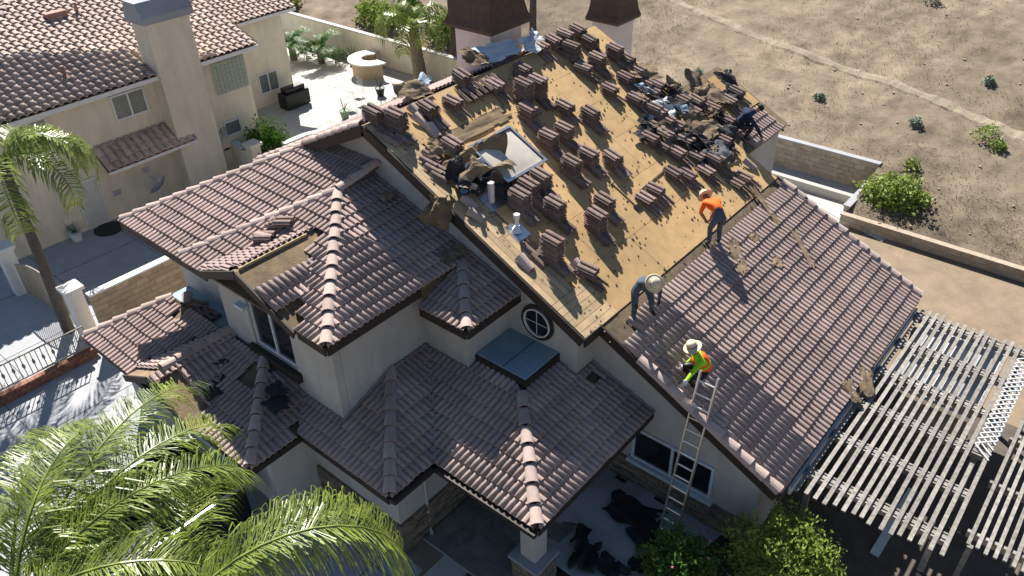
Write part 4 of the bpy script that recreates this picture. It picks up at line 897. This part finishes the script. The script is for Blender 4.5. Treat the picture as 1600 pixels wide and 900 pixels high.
for i, (px, py, sx, sy, m, amp, lab) in enumerate(((1028, 170, .6, .7, WHITESHEET, .22, 'pale torn underlayment crumpled on the left side of the debris heap'), (1040, 206, .55, .7, FELTL, .25, 'brown folded felt on the stack in the debris heap'), (1085, 132, .9, .7, FELT, .2, 'dark felt draped at the top of the debris heap'),
    (1138, 128, .6, .7, FELTK, .15, 'black felt strips at the far end of the roof'), (1062, 158, .7, .6, FELTK, .2, 'black felt in the upper middle of the heap'), (1088, 190, .7, .6, FELT, .2, 'felt scrap behind the blue wrapper'), (1105, 205, .6, .7, FELTL, .18, 'brown square of felt by the navy-shirted worker'),
    (1087, 222, .7, .6, FELTK, .25, 'slate-black felt fold in front of the navy-shirted worker'), (1118, 236, .8, .6, FELTK, .2, 'black felt sheet at the worker feet on the far side'), (1112, 150, .8, .6, FELT, .2, 'dark felt near the far extension'), (1000, 112, .6, .9, FELTL, .2, 'dusty felt over the far rake below the right chimney'), (1055, 142, .7, .5, FELTL, .2, 'dusty felt strip at the top edge of the heap'),
    (1070, 175, .4, .4, TARP, .12, 'blue-white wrapper in the debris heap'), (1008, 140, .35, .5, TARP, .2, 'blue plastic wrapper at the far rake'), (770, 84, .6, 1.3, WHITESHEET, .15, 'large pale sheet draped on the ridge by the white chimney'), (742, 92, .5, .7, FELTL, .2, 'grey torn underlayment on the ridge stack left of the pale sheet'),
    (832, 66, .5, 1.0, WHITESHEET, .25, 'white and black torn sheet on the ridge between the chimneys'), (658, 132, .3, .6, TARP, .12, 'bright blue plastic at the left end of the ridge'), (645, 142, .6, .7, FELTL, .15, 'dusty felt on the ridge by the blue plastic'), (748, 262, 1.0, 1.3, FELTL, .45, 'brown felt torn up like a tent beside the skylight'),
    (722, 285, .8, .9, FELTK, .3, 'black felt underside in the torn tent'), (747, 272, .5, .6, WHITESHEET, .3, 'white torn top of the felt tent'), (725, 296, .25, .3, TARP, .2, 'crumpled blue plastic under the felt tent'), (684, 232, .45, .5, FELTL, .2, 'pale crumpled felt on the shaded tile pile'), (790, 300, .5, .6, FELTK, .2, 'black felt scrap below the pink vent pipe'))):
    scrap('felt_scrap', lab, 'felt' if m in (FELT, FELTK, FELTL) else 'sheet', onmain(px, py, .16), sx * 1.1, sy * 1.1, m, amp * (.5 if amp < .3 else 1), rot(BM, random.uniform(-.6, .6)) @ Matrix.Rotation(random.uniform(-.3, .3), 3, 'X') @ Matrix.Rotation(random.uniform(-.15, .25), 3, 'Y'), i * 7 + 3, .5)
rg = random.Random(5)
ORD = 'first second third fourth fifth sixth seventh eighth ninth tenth eleventh twelfth thirteenth fourteenth fifteenth sixteenth seventeenth eighteenth nineteenth twentieth'.split()
SLATE = mat('slate_felt', (.07, .075, .085), .9, .3, 6, .3); heap = []
def pix(o): v = o.location - CAM; return 800 + F * v.dot(RT) / v.dot(FW)
for i in range(24):
    px = rg.uniform(1000, 1145); py = 100 + (px - 1000) * .35 + rg.uniform(0, 110); m = rg.choice((FELTK, FELTK, FELT, SLATE)); s_ = rg.uniform(.35, .8)
    heap.append(scrap('felt_scrap', 'x', 'felt', onmain(px, py, rg.uniform(.06, .25)), s_, s_ * rg.uniform(.5, .9), m, .09, rot(BM, rg.uniform(0, 3)) @ Matrix.Rotation(rg.uniform(-.35, .35), 3, 'X'), i * 11 + 300, .4, group='felt scraps in the dark debris heap'))
for m, nm in ((FELTK, 'black'), (FELT, 'brown'), (SLATE, 'slate-grey')):   # count along the heap, the single scraps above included
    L_ = sorted([o for o in COL.objects if o.name.startswith('felt_scrap') and o.data.materials[0] is m and 985 < pix(o) < 1160], key=pix)
    for k, o in enumerate(L_):
        if o in heap: o['label'] = '%s %s felt scrap from the left in the debris heap below the far rake' % (ORD[k], nm)
piles = []
for i in range(14):
    px = rg.uniform(1000, 1140); py = 112 + (px - 1000) * .4 + rg.uniform(0, 95); piles.append(tile_stack(px, py, rg.randint(2, 4), 'x'))
for k, o in enumerate(sorted(piles, key=pix)): o['label'] = '%s from the left of the low tile piles buried in black felt' % ORD[k]
for i, (px, py, sx, sy, a, m, lab) in enumerate(((1195, 322, .2, 1.3, 1.2, FELTL, 'long brown felt strip near the top of the tiled roof'), (1253, 388, .2, 1.3, 1.0, FELTL, 'long brown felt strip in the middle of the tiled roof'), (1152, 402, .3, 1.0, .9, FELTL, 'brown felt strip beside the orange-shirted worker shadow'), (1214, 410, .3, .35, .4, FELTL, 'small brown felt scrap on the tiled roof'),
    (1178, 372, .25, .3, .1, FELTL, 'tiny felt scrap right of the orange-shirted worker'), (1352, 597, .35, .8, .5, FELTL, 'flat brown felt sheet hanging off the lower eave'), (1330, 612, .3, .6, .9, FELT, 'dark folded felt at the eave above the pergola'))):
    scrap('felt_strip', lab, 'felt', onmain(px, py, .12), sx, sy, m, .035, rot(BM, a), i * 5 + 90, .3)
pRn = (K4, 0, 1)
scrap('felt_scrap', 'brown felt scrap at the top of the small hip cap', 'felt', onpl((705, 400), pRn, (-11.22, 0, 5.42)), .5, .7, FELTL, .12, None, 41)
scrap('felt_scrap', 'brown felt scrap on the hip roof near the rake shadow', 'felt', onpl((605, 308), pRn, (-11.22, 0, 5.42)), .4, .5, FELTL, .1, None, 43)
q = aty(690, 330, YU - .08); scrap('hanging_felt', 'dark brown felt hanging over the rake fascia', 'felt', q, .8, .75, FELT, .25, Matrix.Rotation(radians(70), 3, 'X'), 47)
for i, (px, py, s, lab) in enumerate(((330, 604, .8, 'black felt patch on the shaded garage roof left of the hip'), (340, 562, .35, 'small black patch below the blue flat roof'), (432, 630, .6, 'black felt patch under the bay window ledge'), (432, 610, .5, 'upper black patch beside the wall flashing'), (362, 672, .4, 'small black gap near the garage eave'))):
    scrap('felt_patch', lab, 'felt', onpl((px, py), (0, -K4, 1), (0, 5.25, 2.72)), s, s * .8, FELTK, .02, None, i + 60, .5)
# ground sheet with debris below the ladder
scrap('ground_tarp', 'large pale tarp spread on the ground below the ladder', 'tarp', Vector((-6.0, 10.6, .03)), 3.4, 3.2, mat('canvas', (.42, .43, .44), .9, .1, 3), .14, None, 77, .15)
for i, (x, y, s) in enumerate(((-6.2, 11.2, 1.2), (-5.5, 10.9, .9), (-6.3, 9.5, .8), (-5.7, 9.6, .7), (-5.2, 10.1, .6), (-6.7, 9.9, .5))):
    scrap('felt_pile', 'black felt offcut on the tarp, ' + ('largest under the window', 'nearest the ladder foot', 'front left one', 'front middle one', 'beside the ladder foot at the front', 'small one at the left edge')[i], 'felt', Vector((x, y, .15)), s, s * .7, FELTK, .12, rot(Matrix.Identity(3), i), i + 120, .4)
# ================================================================== skylight, vents, tools
cs = [onmain(x, y, .28) for x, y in ((791, 193), (847, 246), (799, 272), (736, 221))]
xa, xb = (cs[0].x + cs[3].x) / 2, (cs[1].x + cs[2].x) / 2; ya, yb = (cs[3].y + cs[2].y) / 2, (cs[0].y + cs[1].y) / 2
ya -= .22
t = thing('skylight', 'large raised skylight with bronze glazing and silver frame', 'skylight', Vector(((xa + xb) / 2, (ya + yb) / 2, zmain((xa + xb) / 2))))
def rect(x0, x1, y0, y1, h): return [Vector((x, y, zmain(x))) + nM * h for x, y in ((x0, y0), (x1, y0), (x1, y1), (x0, y1))]
MB().prism(rect(xa, xb, ya, yb, .0), nM * .22).build('curb', PINK, t)
fr = MB()
for q in ((xa - .03, xb + .03, ya - .03, ya + .03), (xa - .03, xb + .03, yb - .03, yb + .03), (xa - .03, xa + .03, ya + .03, yb - .03), (xb - .03, xb + .03, ya + .03, yb - .03)): fr.prism(rect(*q, .222), nM * .06)
fr.build('frame', METAL, t)
GB = mat('bronze_glazing', (.46, .42, .36), .4, .25, 1.2, spec=.6, big=.2)
n_ = 10; b = MB(); vs = []
for j in range(n_ + 1):
    for i in range(n_ + 1):
        u, v = i / n_, j / n_; x = xa + .05 + (xb - xa - .1) * u; y = ya + .05 + (yb - ya - .1) * v; vs.append(Vector((x, y, zmain(x))) + nM * (.24 + .05 * (sin(pi * u) * sin(pi * v)) ** .6))
b.add(vs, [(j * (n_ + 1) + i, j * (n_ + 1) + i + 1, (j + 1) * (n_ + 1) + i + 1, (j + 1) * (n_ + 1) + i) for j in range(n_) for i in range(n_)]); b.build('dome', GB, t, smooth=True)
scrap('skylight_felt', 'dusty felt band above the skylight', 'felt', onmain(745, 198, .03), .45, 2.3, FELTL, .03, rot(BM, 0), 201, .15)
P = onmain(808, 362); t = thing('vent_pipe', 'white plumbing vent pipe with metal flashing on the plywood', 'vent', P)
MB().tube([P, P + Vector((0, 0, .42))], .05, 10).build('pipe', WHITE, t); MB().lathe(P + Vector((0, 0, .34)), [(.05, 0), (.075, .02), (.075, .12), (.05, .13)], 12).build('collar', WHITE, t); MB().box(P + nM * .02, (.5, .45, .012), M=BM).lathe(P, [(.14, .02), (.06, .16)], 12).build('flashing', METAL, t)
P = onmain(768, 315); t = thing('vent_pipe', 'pinkish vent pipe standing under the torn felt tent', 'vent', P); MB().tube([P, P + Vector((0, 0, .5))], .08, 10).build('pipe', STUCW, t); MB().box(P + nM * .02, (.5, .5, .012), M=BM).build('flashing', GALV, t)
a, c = onmain(957, 287, .05), onmain(1001, 328, .05); t = thing('tear_off_shovel', 'long-handled roofing shovel lying on the plywood', 'shovel', (a + c) / 2)
MB().tube([a, a.lerp(c, .82)], .018, 6).build('handle', PLANK, t); MB().bar(a.lerp(c, .82), c, .2, .02, up=nM).build('blade', BLACK, t); MB().tube([a + Vector((0, -.07, 0)), a + Vector((0, .07, 0))], .018, 6).build('grip', BLACK, t)
o = MB().tube([onmain(1045, 258, .06), onmain(1000, 296, .06)], .02, 6).build('wood_pole', PLANK); tag(o, 'thin wooden pole lying across the plywood', 'pole')
# ladder
t = thing('ladder', 'aluminium extension ladder leaning on the near eave', 'ladder', (-5.0, 11.1, 0))
dirL = Vector((0, .82, 3.6)).normalized()
for k, x in enumerate((-5.27, -4.87)):
    b0 = Vector((x, 10.86, 0)); MB().bar(b0, b0 + dirL * 4.75, .035, .085, up=(0, -1, 0)).build('rail', METAL, t)
for i in range(15):
    c = Vector((-5.07, 10.86, 0)) + dirL * (.25 + i * .305); MB().tube([c - Vector((.19, 0, 0)), c + Vector((.19, 0, 0))], .02, 8).build('rung', METAL, t)
# ================================================================== workers
def person(label, P, yaw, J_, mats, hat=None, scale=1.0, vest=False):
    P = Vector(P); R = Matrix.Rotation(yaw, 4, 'Z'); t = thing('person', label, 'person', P)
    order = ['pelvis', 'waist', 'chest', 'neck', 'head', 'crown', 'sl', 'el', 'hl', 'sr', 'er', 'hr', 'kl', 'al', 'tl', 'kr', 'ar', 'tr']
    rad = dict(pelvis=.145, waist=.135, chest=.155, neck=.062, head=.098, crown=.075, sl=.085, el=.05, hl=.04, sr=.085, er=.05, hr=.04, kl=.075, al=.05, tl=.045, kr=.075, ar=.05, tr=.045)
    ed = [('pelvis', 'waist'), ('waist', 'chest'), ('chest', 'neck'), ('neck', 'head'), ('head', 'crown'), ('chest', 'sl'), ('sl', 'el'), ('el', 'hl'), ('chest', 'sr'), ('sr', 'er'), ('er', 'hr'), ('pelvis', 'kl'), ('kl', 'al'), ('al', 'tl'), ('pelvis', 'kr'), ('kr', 'ar'), ('ar', 'tr')]
    V = {k: Vector(J_[k]) * scale for k in order}
    hipo = {}
    me = bpy.data.meshes.new('body'); names = list(order)
    vv = [V[k] for k in names]; ee = []
    for a, c in ed:
        if a == 'pelvis' and c in ('kl', 'kr'):
            s = V[c] - V['pelvis']; hp = V['pelvis'] + Vector((V[c].x * .75, 0, 0)).lerp(s, .22); names.append('h' + c); vv.append(hp); V['h' + c] = hp; rad['h' + c] = .105; ee += [('pelvis', 'h' + c), ('h' + c, c)]
        else: ee.append((a, c))
    me.from_pydata(vv, [(names.index(a), names.index(c)) for a, c in ee], [])
    o = bpy.data.objects.new('body', me); COL.objects.link(o); sk = o.modifiers.new('skin', 'SKIN'); sk.use_smooth_shade = True
    for i, k in enumerate(names):
        d = me.skin_vertices[0].data[i]; d.radius = (rad[k] * scale, rad[k] * scale); d.use_root = k == 'pelvis'
    sb = o.modifiers.new('sub', 'SUBSURF'); sb.levels = 2; sb.render_levels = 2
    dg = bpy.context.evaluated_depsgraph_get(); ev = bpy.data.meshes.new_from_object(o.evaluated_get(dg)); o.modifiers.clear(); o.data = ev; ev.name = 'body'
    mm = [mats['shirt'], mats['pants'], SKIN, BOOT, mats.get('sleeve', mats['shirt']), mats.get('glove', SKIN)]; ev.materials.clear()
    for m in mm: ev.materials.append(m)
    seg = {('pelvis', 'waist'): 1, ('waist', 'chest'): 0, ('chest', 'neck'): 0, ('neck', 'head'): 2, ('head', 'crown'): 2, ('chest', 'sl'): 0, ('chest', 'sr'): 0, ('sl', 'el'): 4, ('sr', 'er'): 4, ('el', 'hl'): mats.get('fore', 2), ('er', 'hr'): mats.get('fore', 2), ('pelvis', 'hkl'): 1, ('pelvis', 'hkr'): 1, ('hkl', 'kl'): 1, ('hkr', 'kr'): 1, ('kl', 'al'): 1, ('kr', 'ar'): 1, ('al', 'tl'): 3, ('ar', 'tr'): 3}
    for p in ev.polygons:
        c = p.center; best = (9, 0)
        for (a, b_), mi in seg.items():
            A, B_ = V[a], V[b_]; d = B_ - A; f = max(0, min(1, (c - A).dot(d) / d.length_squared)); q = (c - A - d * f).length / (rad[a] * (1 - f) + rad[b_] * f)
            if q < best[0]: best = (q, mi)
        p.material_index = best[1]; p.use_smooth = True
    o.parent = t; o.matrix_parent_inverse = Matrix.Identity(4); o.location = (0, 0, 0)
    t.rotation_euler = (0, 0, yaw)
    def sub(b, name, m, smooth=True):
        q = b.build(name, m, None, smooth); q.parent = t; return q
    for h, e in (('hl', 'el'), ('hr', 'er')):          # hands: palm and five bent fingers
        d = (V[h] - V[e]).normalized(); s = d.orthogonal().normalized(); n2 = d.cross(s); b = MB(); p0 = V[h]
        b.tube([p0 - d * .02, p0 + d * .04, p0 + d * .08], [.035 * scale, .042 * scale, .03 * scale], 8)
        for k in range(4):
            q = p0 + d * .075 + s * (-.03 + .02 * k); L_ = (.065, .075, .07, .055)[k]; b.tube([q, q + d * L_ * .5 - n2 * .012, q + d * L_ * .8 - n2 * .04], [.0095, .009, .007], 6)
        b.tube([p0 + s * .035 + d * .02, p0 + s * .06 + d * .05, p0 + s * .06 + d * .08], [.012, .011, .008], 6); sub(b, 'hand', mm[5])
    if hat:
        up = (V['crown'] - V['neck']).normalized(); M = up.to_track_quat('Z', 'Y').to_matrix(); c = V['head'].lerp(V['crown'], .55)
        if hat == 'straw': q = sub(MB().lathe(c, [(.195, .015), (.205, .005), (.15, .035), (.115, .045), (.11, .12), (.08, .16), (.01, .165)], 24, M), 'hat', STRAWH); sub(MB().lathe(c, [(.1165, .048), (.1165, .075)], 24, M), 'hat_band', BOOT)
        else: sub(MB().lathe(c, [(.105, -.02), (.11, .03), (.09, .085), (.03, .11), (.005, .112)], 18, M), 'hair', HAIR)
    if vest:
        c0, c1 = V['waist'], V['chest']; b = MB(); ax = (c1 - c0); l = ax.length; ax.normalize(); M = ax.to_track_quat('Z', 'Y').to_matrix()
        b.lathe(c0 - ax * .06, [(.158, 0), (.168, .1), (.178, l * .7), (.165, l + .08), (.1, l + .13)], 20, M); sub(b, 'vest', ORANGE)
        b = MB().lathe(c0 + ax * .06, [(.176, 0), (.18, .05)], 20, M); sub(b, 'reflective_band', LIME)
    return t
bend = dict(pelvis=(0, -.24, .93), waist=(0, -.1, 1.0), chest=(0, .2, 1.06), neck=(0, .4, 1.06), head=(0, .5, 1.05), crown=(0, .58, 1.12), sl=(-.19, .26, 1.06), sr=(.19, .26, 1.06), el=(-.23, .32, .78), er=(.22, .32, .78), hl=(-.08, .3, .55), hr=(.08, .32, .53), kl=(-.13, -.03, .5), kr=(.13, -.05, .5), al=(-.15, -.1, .09), ar=(.14, -.1, .09), tl=(-.17, .08, .05), tr=(.16, .08, .05))
P = onmain(1112, 380); person('worker in orange shirt and straw hat bending over the tiles', P, 1.05, bend, dict(shirt=ORANGE, pants=DENIM, sleeve=ORANGE, fore=2), 'straw')
stoop = dict(pelvis=(0, -.2, .9), waist=(0, -.08, 1.0), chest=(0, .18, 1.16), neck=(0, .36, 1.24), head=(0, .45, 1.28), crown=(0, .52, 1.37), sl=(-.2, .2, 1.16), sr=(.2, .2, 1.16), el=(-.31, .18, .9), er=(.31, .18, .9), hl=(-.26, .26, .66), hr=(.27, .26, .66), kl=(-.19, .04, .52), kr=(.19, .02, .42), al=(-.24, -.02, .2), ar=(.2, -.02, -.05), tl=(-.28, .14, .16), tr=(.22, .14, -.09))
P = onmain(1002, 500); person('worker in faded blue denim and wide straw hat standing at the tile edge', P, -2.2, stoop, dict(shirt=DENIML, pants=DENIML, sleeve=DENIML, fore=4, glove=BOOT), 'straw')
squat = dict(pelvis=(0, -.2, .38), waist=(0, -.14, .52), chest=(0, .0, .78), neck=(0, .1, .93), head=(0, .15, 1.02), crown=(0, .18, 1.12), sl=(-.2, .02, .8), sr=(.2, .02, .8), el=(-.35, .2, .68), er=(.28, .05, .52), hl=(-.55, .38, .62), hr=(.24, .22, .36), kl=(-.2, .25, .45), kr=(.2, .25, .42), al=(-.18, .05, .08), ar=(.18, .05, .05), tl=(-.2, .22, .04), tr=(.2, .22, .0))
P = onmain(1086, 602); person('worker in lime shirt and orange vest crouching at the top of the ladder', P, 2.3, squat, dict(shirt=LIME, pants=BLACK, sleeve=LIME, fore=4, glove=WHITE), 'straw', vest=True)
squat2 = dict(squat); squat2.update(chest=(0, .14, .72), neck=(0, .3, .82), head=(0, .37, .86), crown=(0, .45, .93), hl=(-.2, .5, .2), el=(-.27, .3, .45), hr=(.2, .5, .15), er=(.27, .3, .45))
P = onmain(1158, 214); person('worker in navy shirt kneeling over tiles at the far end of the roof', P, -.9, squat2, dict(shirt=NAVY, pants=BLACK, sleeve=NAVY, fore=4, glove=BOOT), 'hair')
# ================================================================== vegetation
def frond(b, base, az, el, L, droop, nl=46, ll=.55, hang=.5, seed=0, leafw=.022, rach=None):
    rnd = random.Random(seed); h = Vector((cos(az), sin(az), 0)); pts = []; p = Vector(base); a = el
    n = 14
    for i in range(n + 1):
        pts.append(p.copy()); d = h * cos(a) + Vector((0, 0, sin(a))); p = p + d * (L / n); a -= droop / n * (1 + i / n)
    (rach or b).tube(pts, [.03 * (1 - .85 * i / n) + .004 for i in range(n + 1)], 5)
    sd = Vector((-h.y, h.x, 0))
    for k in range(nl):
        f = .12 + .88 * k / nl; x = f * n; i = min(n - 1, int(x)); q = pts[i].lerp(pts[i + 1], x - i); d = (pts[i + 1] - pts[i]).normalized()
        l = ll * (1 - .6 * abs(f - .45)) * rnd.uniform(.8, 1.15)
        for s in (-1, 1):
            e = (sd * s * rnd.uniform(.7, 1) + d * rnd.uniform(.35, .75) + Vector((0, 0, rnd.uniform(-.1, .45)))).normalized()
            w = d.cross(e).normalized().cross(e).normalized() * leafw if rnd.random() < .5 else d * leafw
            P0 = q; P1 = q + e * l * .5; P2 = P1 + (e * .6 - Vector((0, 0, hang * rnd.uniform(.6, 1.3)))).normalized() * l * .35; P3 = P2 + (e * .3 - Vector((0, 0, hang * 1.6))).normalized() * l * .3
            b.add([P0 - w * .6, P0 + w * .6, P1 - w, P1 + w, P2 - w * .8, P2 + w * .8, P3], [(0, 1, 3, 2), (2, 3, 5, 4), (4, 5, 6)], rnd.random())
def palm(label, base, crown, specs, r=.17, m=TRUNK, L=2.6, ll=.55, leaf=LEAFP, hang=.5, nl=46, lw=.022):
    base = Vector(base); crown = Vector(crown); t = thing('palm_tree', label, 'palm', base)
    n = 24; pts = [base.lerp(crown, i / n) + Vector((noise.noise(Vector((i * .2, base.x, 0))) * .05, 0, 0)) for i in range(n + 1)]
    MB().tube(pts, [r * (1.25 - .4 * i / n) * (1 + .07 * (i % 2)) for i in range(n + 1)], 12).build('trunk', m, t, True)
    for k, (az, el, ls, dr) in enumerate(specs):
        b = MB(); frond(b, crown + Vector((cos(az) * .1, sin(az) * .1, 0)), az, el, L * ls, dr, nl, ll, hang, int(base.x * 10) * 31 + k, lw); b.build('frond', leaf, t)
    return t
IR = atan2(RT.y, RT.x)                       # azimuth of image-right
D_ = radians
C0 = atz(265, 985, 6.0)
palm('large green palm whose frond arches right across the bottom left foreground', (C0.x, C0.y, 0), C0, [(IR + D_(a), D_(e), l, D_(d)) for a, e, l, d in ((22, 58, 1.25, 125), (38, 45, 1.0, 90), (95, 40, .8, 75), (138, 38, 1.0, 75), (170, 35, .9, 80), (-10, 45, 1.0, 110), (-45, 30, 1, 90), (-80, 30, 1, 90), (-120, 30, 1, 90), (215, 30, 1, 90))], .16, L=3.8, ll=.9, hang=.8, nl=150, lw=.0095)
C0 = atz(15, 965, 6.0)
palm('green palm with upright fronds at the lower left corner', (C0.x, C0.y, 0), C0, [(IR + D_(a), D_(e), l, D_(d)) for a, e, l, d in ((10, 45, .9, 80), (42, 45, .95, 65), (58, 40, 1.0, 55), (74, 38, 1.1, 50), (88, 50, .9, 70), (105, 32, 1.0, 55), (150, 35, 1.0, 70), (-20, 40, 1.0, 90), (-60, 30, 1, 90), (-100, 30, 1, 90))], .16, L=3.9, ll=.85, hang=.65, nl=150, lw=.0095)
C1 = Vector((-24.75, 6.4, 5.7))
palm('drooping palm beside the iron gate at the left edge', (-24.2, 6.1, 0), C1, [(D_(a), D_(e), l, D_(d)) for a, e, l, d in ((20, 40, 1, 120), (60, 45, 1, 120), (100, 40, 1, 120), (140, 40, 1, 120), (180, 40, 1, 120), (220, 40, 1, 120), (260, 40, 1, 125), (300, 35, 1, 130), (340, 40, 1.1, 135), (320, 60, 1, 130), (40, 65, .9, 120), (200, 65, .9, 120))], .14, TRUNKD, 3.5, .8, hang=1.0, nl=56, lw=.022)
C2 = Vector((-30.6, 28.1, 3.0))
palm('thick-trunked palm on the patio behind the roof', (-30.5, 28.2, 0), C2, [(D_(a), D_(e), l, D_(d)) for a, e, l, d in [(i * 33, 50 + 15 * (i % 3), 1, 130) for i in range(11)]], .3, TRUNK, 2.9, .8, hang=1.1, nl=44, lw=.026)
palm('tall slender palm trunk right of the patio palm', (-29.3, 29.6, 0), (-29.2, 29.6, 11), [(D_(i * 45), D_(40), 1, D_(110)) for i in range(8)], .16, TRUNKD, 2.2, .6, nl=30, lw=.03)
q = onhill(833, 60); palm('tall slender palm trunk between the two chimneys', q, q + Vector((.1, .1, 11)), [(D_(i * 45), D_(40), 1, D_(110)) for i in range(8)], .15, TRUNKD, 2.2, .6, nl=30, lw=.03)
def shrub(name, label, c, r, n, m, leaf=.06, cat='shrub', flowers=None, stems=True):
    c = Vector(c); t = thing(name, label, cat, (c.x, c.y, c.z)); b = MB(); r = Vector(r); rnd = random.Random(int(abs(c.x * 97 + c.y * 31)))
    for i in range(n):
        d = Vector((rnd.gauss(0, 1), rnd.gauss(0, 1), rnd.gauss(0, 1))).normalized(); k = rnd.uniform(.3, 1) ** .5 * (1 + .55 * noise.noise(d * 2.6 + c) + .3 * noise.noise(d * 6 + c))
        if d.z < -.3: d.z = -d.z
        p = c + Vector((d.x * r.x * k, d.y * r.y * k, (d.z * k + .15) * r.z)); u = Vector((rnd.gauss(0, 1), rnd.gauss(0, 1), rnd.gauss(0, .6))).normalized(); v = u.orthogonal().normalized(); s = leaf * rnd.uniform(.6, 1.4)
        b.add([p - u * s, p + v * s * .45, p + u * s, p - v * s * .45], [(0, 1, 2, 3)], rnd.random())
    b.build('foliage', m, t)
    if stems:
        b = MB()
        for k in range(7): a = rnd.uniform(0, 6.28); b.tube([c, c + Vector((cos(a) * r.x * .5, sin(a) * r.y * .5, r.z * .7))], [.025, .008], 5)
        b.build('stems', TRUNKD, t)
    if flowers:
        b = MB()
        for k in range(flowers): a = rnd.uniform(0, 6.28); q = c + Vector((cos(a) * r.x * .8, sin(a) * r.y * .8, r.z * rnd.uniform(.7, 1.1))); b.lathe(q, [(.005, 0), (.03, .015), (.02, .04)], 6)
        b.build('flowers', mat('pink_petal', (.55, .12, .22), .7, .1, 9), t)['kind'] = 'stuff'
    return t
shrub('round_bush', 'round glossy green bush beside the cream wall', (-28.9, 17.4, .3), (.95, .95, 1.5), 4200, LEAFG, .07)
shrub('planter_bush', 'bright yellow-green bush in the block planter by the low wall', (-6.4, 29.2, .5), (1.2, 1.0, 1.0), 3200, LEAFY, .08)
shrub('flowering_shrub', 'dark green shrub with pink flowers at the foot of the ladder', (-4.45, 10.3, .2), (.8, .8, 1.1), 4500, LEAFG, .05, flowers=6)
shrub('creeping_shrub', 'sunlit bright green creeping shrub at the bottom edge', tuple(atz(1225, 872, 1.2))[:2] + (.5,), (1.15, .85, 1.5), 9500, LEAFY, .045)
for c, lab in (((-39.4, 26.6, 0), 'left sago palm by the patio wall'), ((-37.6, 27.2, 0), 'right sago palm by the patio wall')):
    t = thing('sago_palm', lab, 'palm', c); MB().tube([c, (c[0], c[1], .7)], .2, 10).build('trunk', TRUNKD, t)
    for k in range(26): b = MB(); frond(b, Vector(c) + Vector((0, 0, .7)), k * 2.4, radians(20 + 50 * (k % 4) / 3), 1.7, radians(60), 26, .3, .1, k, .025); b.build('frond', LEAFG, t)
for i, (px, py, s, m, lab) in enumerate(((1430, 195, .28, LEAFS, 'grey-green sage clump in the middle of the dirt slope'), (1540, 216, .5, LEAFY, 'bright green weed clump at the right side of the slope'), (1560, 232, .3, LEAFY, 'small green weed right of the bright clump'), (1424, 262, .28, LEAFY, 'low green weed above the planter'), (1545, 130, .25, LEAFS, 'sage clump above the path on the right'), (1280, 154, .22, LEAFS, 'pale tuft left on the dry slope'), (1090, 118, .25, LEAFS, 'pale tuft just behind the far roof end'), (1456, 3, .4, LEAFS, 'green clump at the top edge of the hillside'), )):
    shrub('weed_clump', lab, onhill(px, py, .03), (s, s, s), 260, m, .06, 'weed', stems=False)
for i, (px, py) in enumerate(((600, 40), (640, 25), (580, 30), (690, 60), (450, 10), (735, 75))): shrub('hill_bush', 'green bush on the slope, ' + ('left of the palm crown', 'behind the palm crown', 'leftmost one', 'right of the slender trunk', 'at the far upper left by the tile roof', 'beside the white chimney')[i], onhill(px, py, .05), (.9, .9, 1.1), 700, LEAFG if i % 2 else LEAFY, .12)
random.seed(21); b = MB(); b2 = MB()
for i in range(60000):
    y = 27.9 + 45 * random.random() ** 1.6; x = random.uniform(-32, 14)
    if y < 31.1 and x < -7.4: continue
    d = noise.noise(Vector((x * .25, y * .25, 5)))
    if d + random.uniform(-.4, .4) < -.05: continue
    z = hillz(x, y) + .005; a = random.uniform(0, 6.28); l = random.uniform(.05, .2); k = random.uniform(.2, 1.1); q = Vector((x, y, z)); e = Vector((cos(a) * k, sin(a) * k, .7)).normalized() * l; s = Vector((-sin(a), cos(a), 0)) * .012
    (b if noise.noise(Vector((x * .4, y * .4, 11))) < .12 else b2).add([q - s, q + s, q + e], [(0, 1, 2)])
b.build('dry_grass', STRAW)['kind'] = 'stuff'; b2.build('dead_scrub', SCRUB)['kind'] = 'stuff'
b = MB()
for i in range(300):
    y = 27.9 + 25 * random.random() ** 1.4; x = random.uniform(-14, 14)
    if y < 31.1 and x < -7.4: continue
    s = random.uniform(.02, .09); b.box((x, y, hillz(x, y) + s * .2), (s, s * random.uniform(.6, 1.2), s * .7), random.uniform(0, 3), tone=random.random())
b.build('hill_stones', BLOCKG)['kind'] = 'stuff'

b = MB(); rg = random.Random(9)                 # tile chips, nails and grit left on the deck
for i in range(700):
    x = rg.uniform(-13.9, -7.2); y = rg.uniform(11.3, 20.3); s = rg.uniform(.012, .05); b.box(Vector((x, y, zmain(x))) + nM * (.026 + s * .2), (s, s * rg.uniform(.5, 1.3), s * .5), M=BM @ Matrix.Rotation(rg.uniform(0, 3), 3, 'Z'), tone=rg.random())
b.build('roof_grit', MATS['loose_tile'])['kind'] = 'stuff'
print('objects', len(bpy.data.objects))
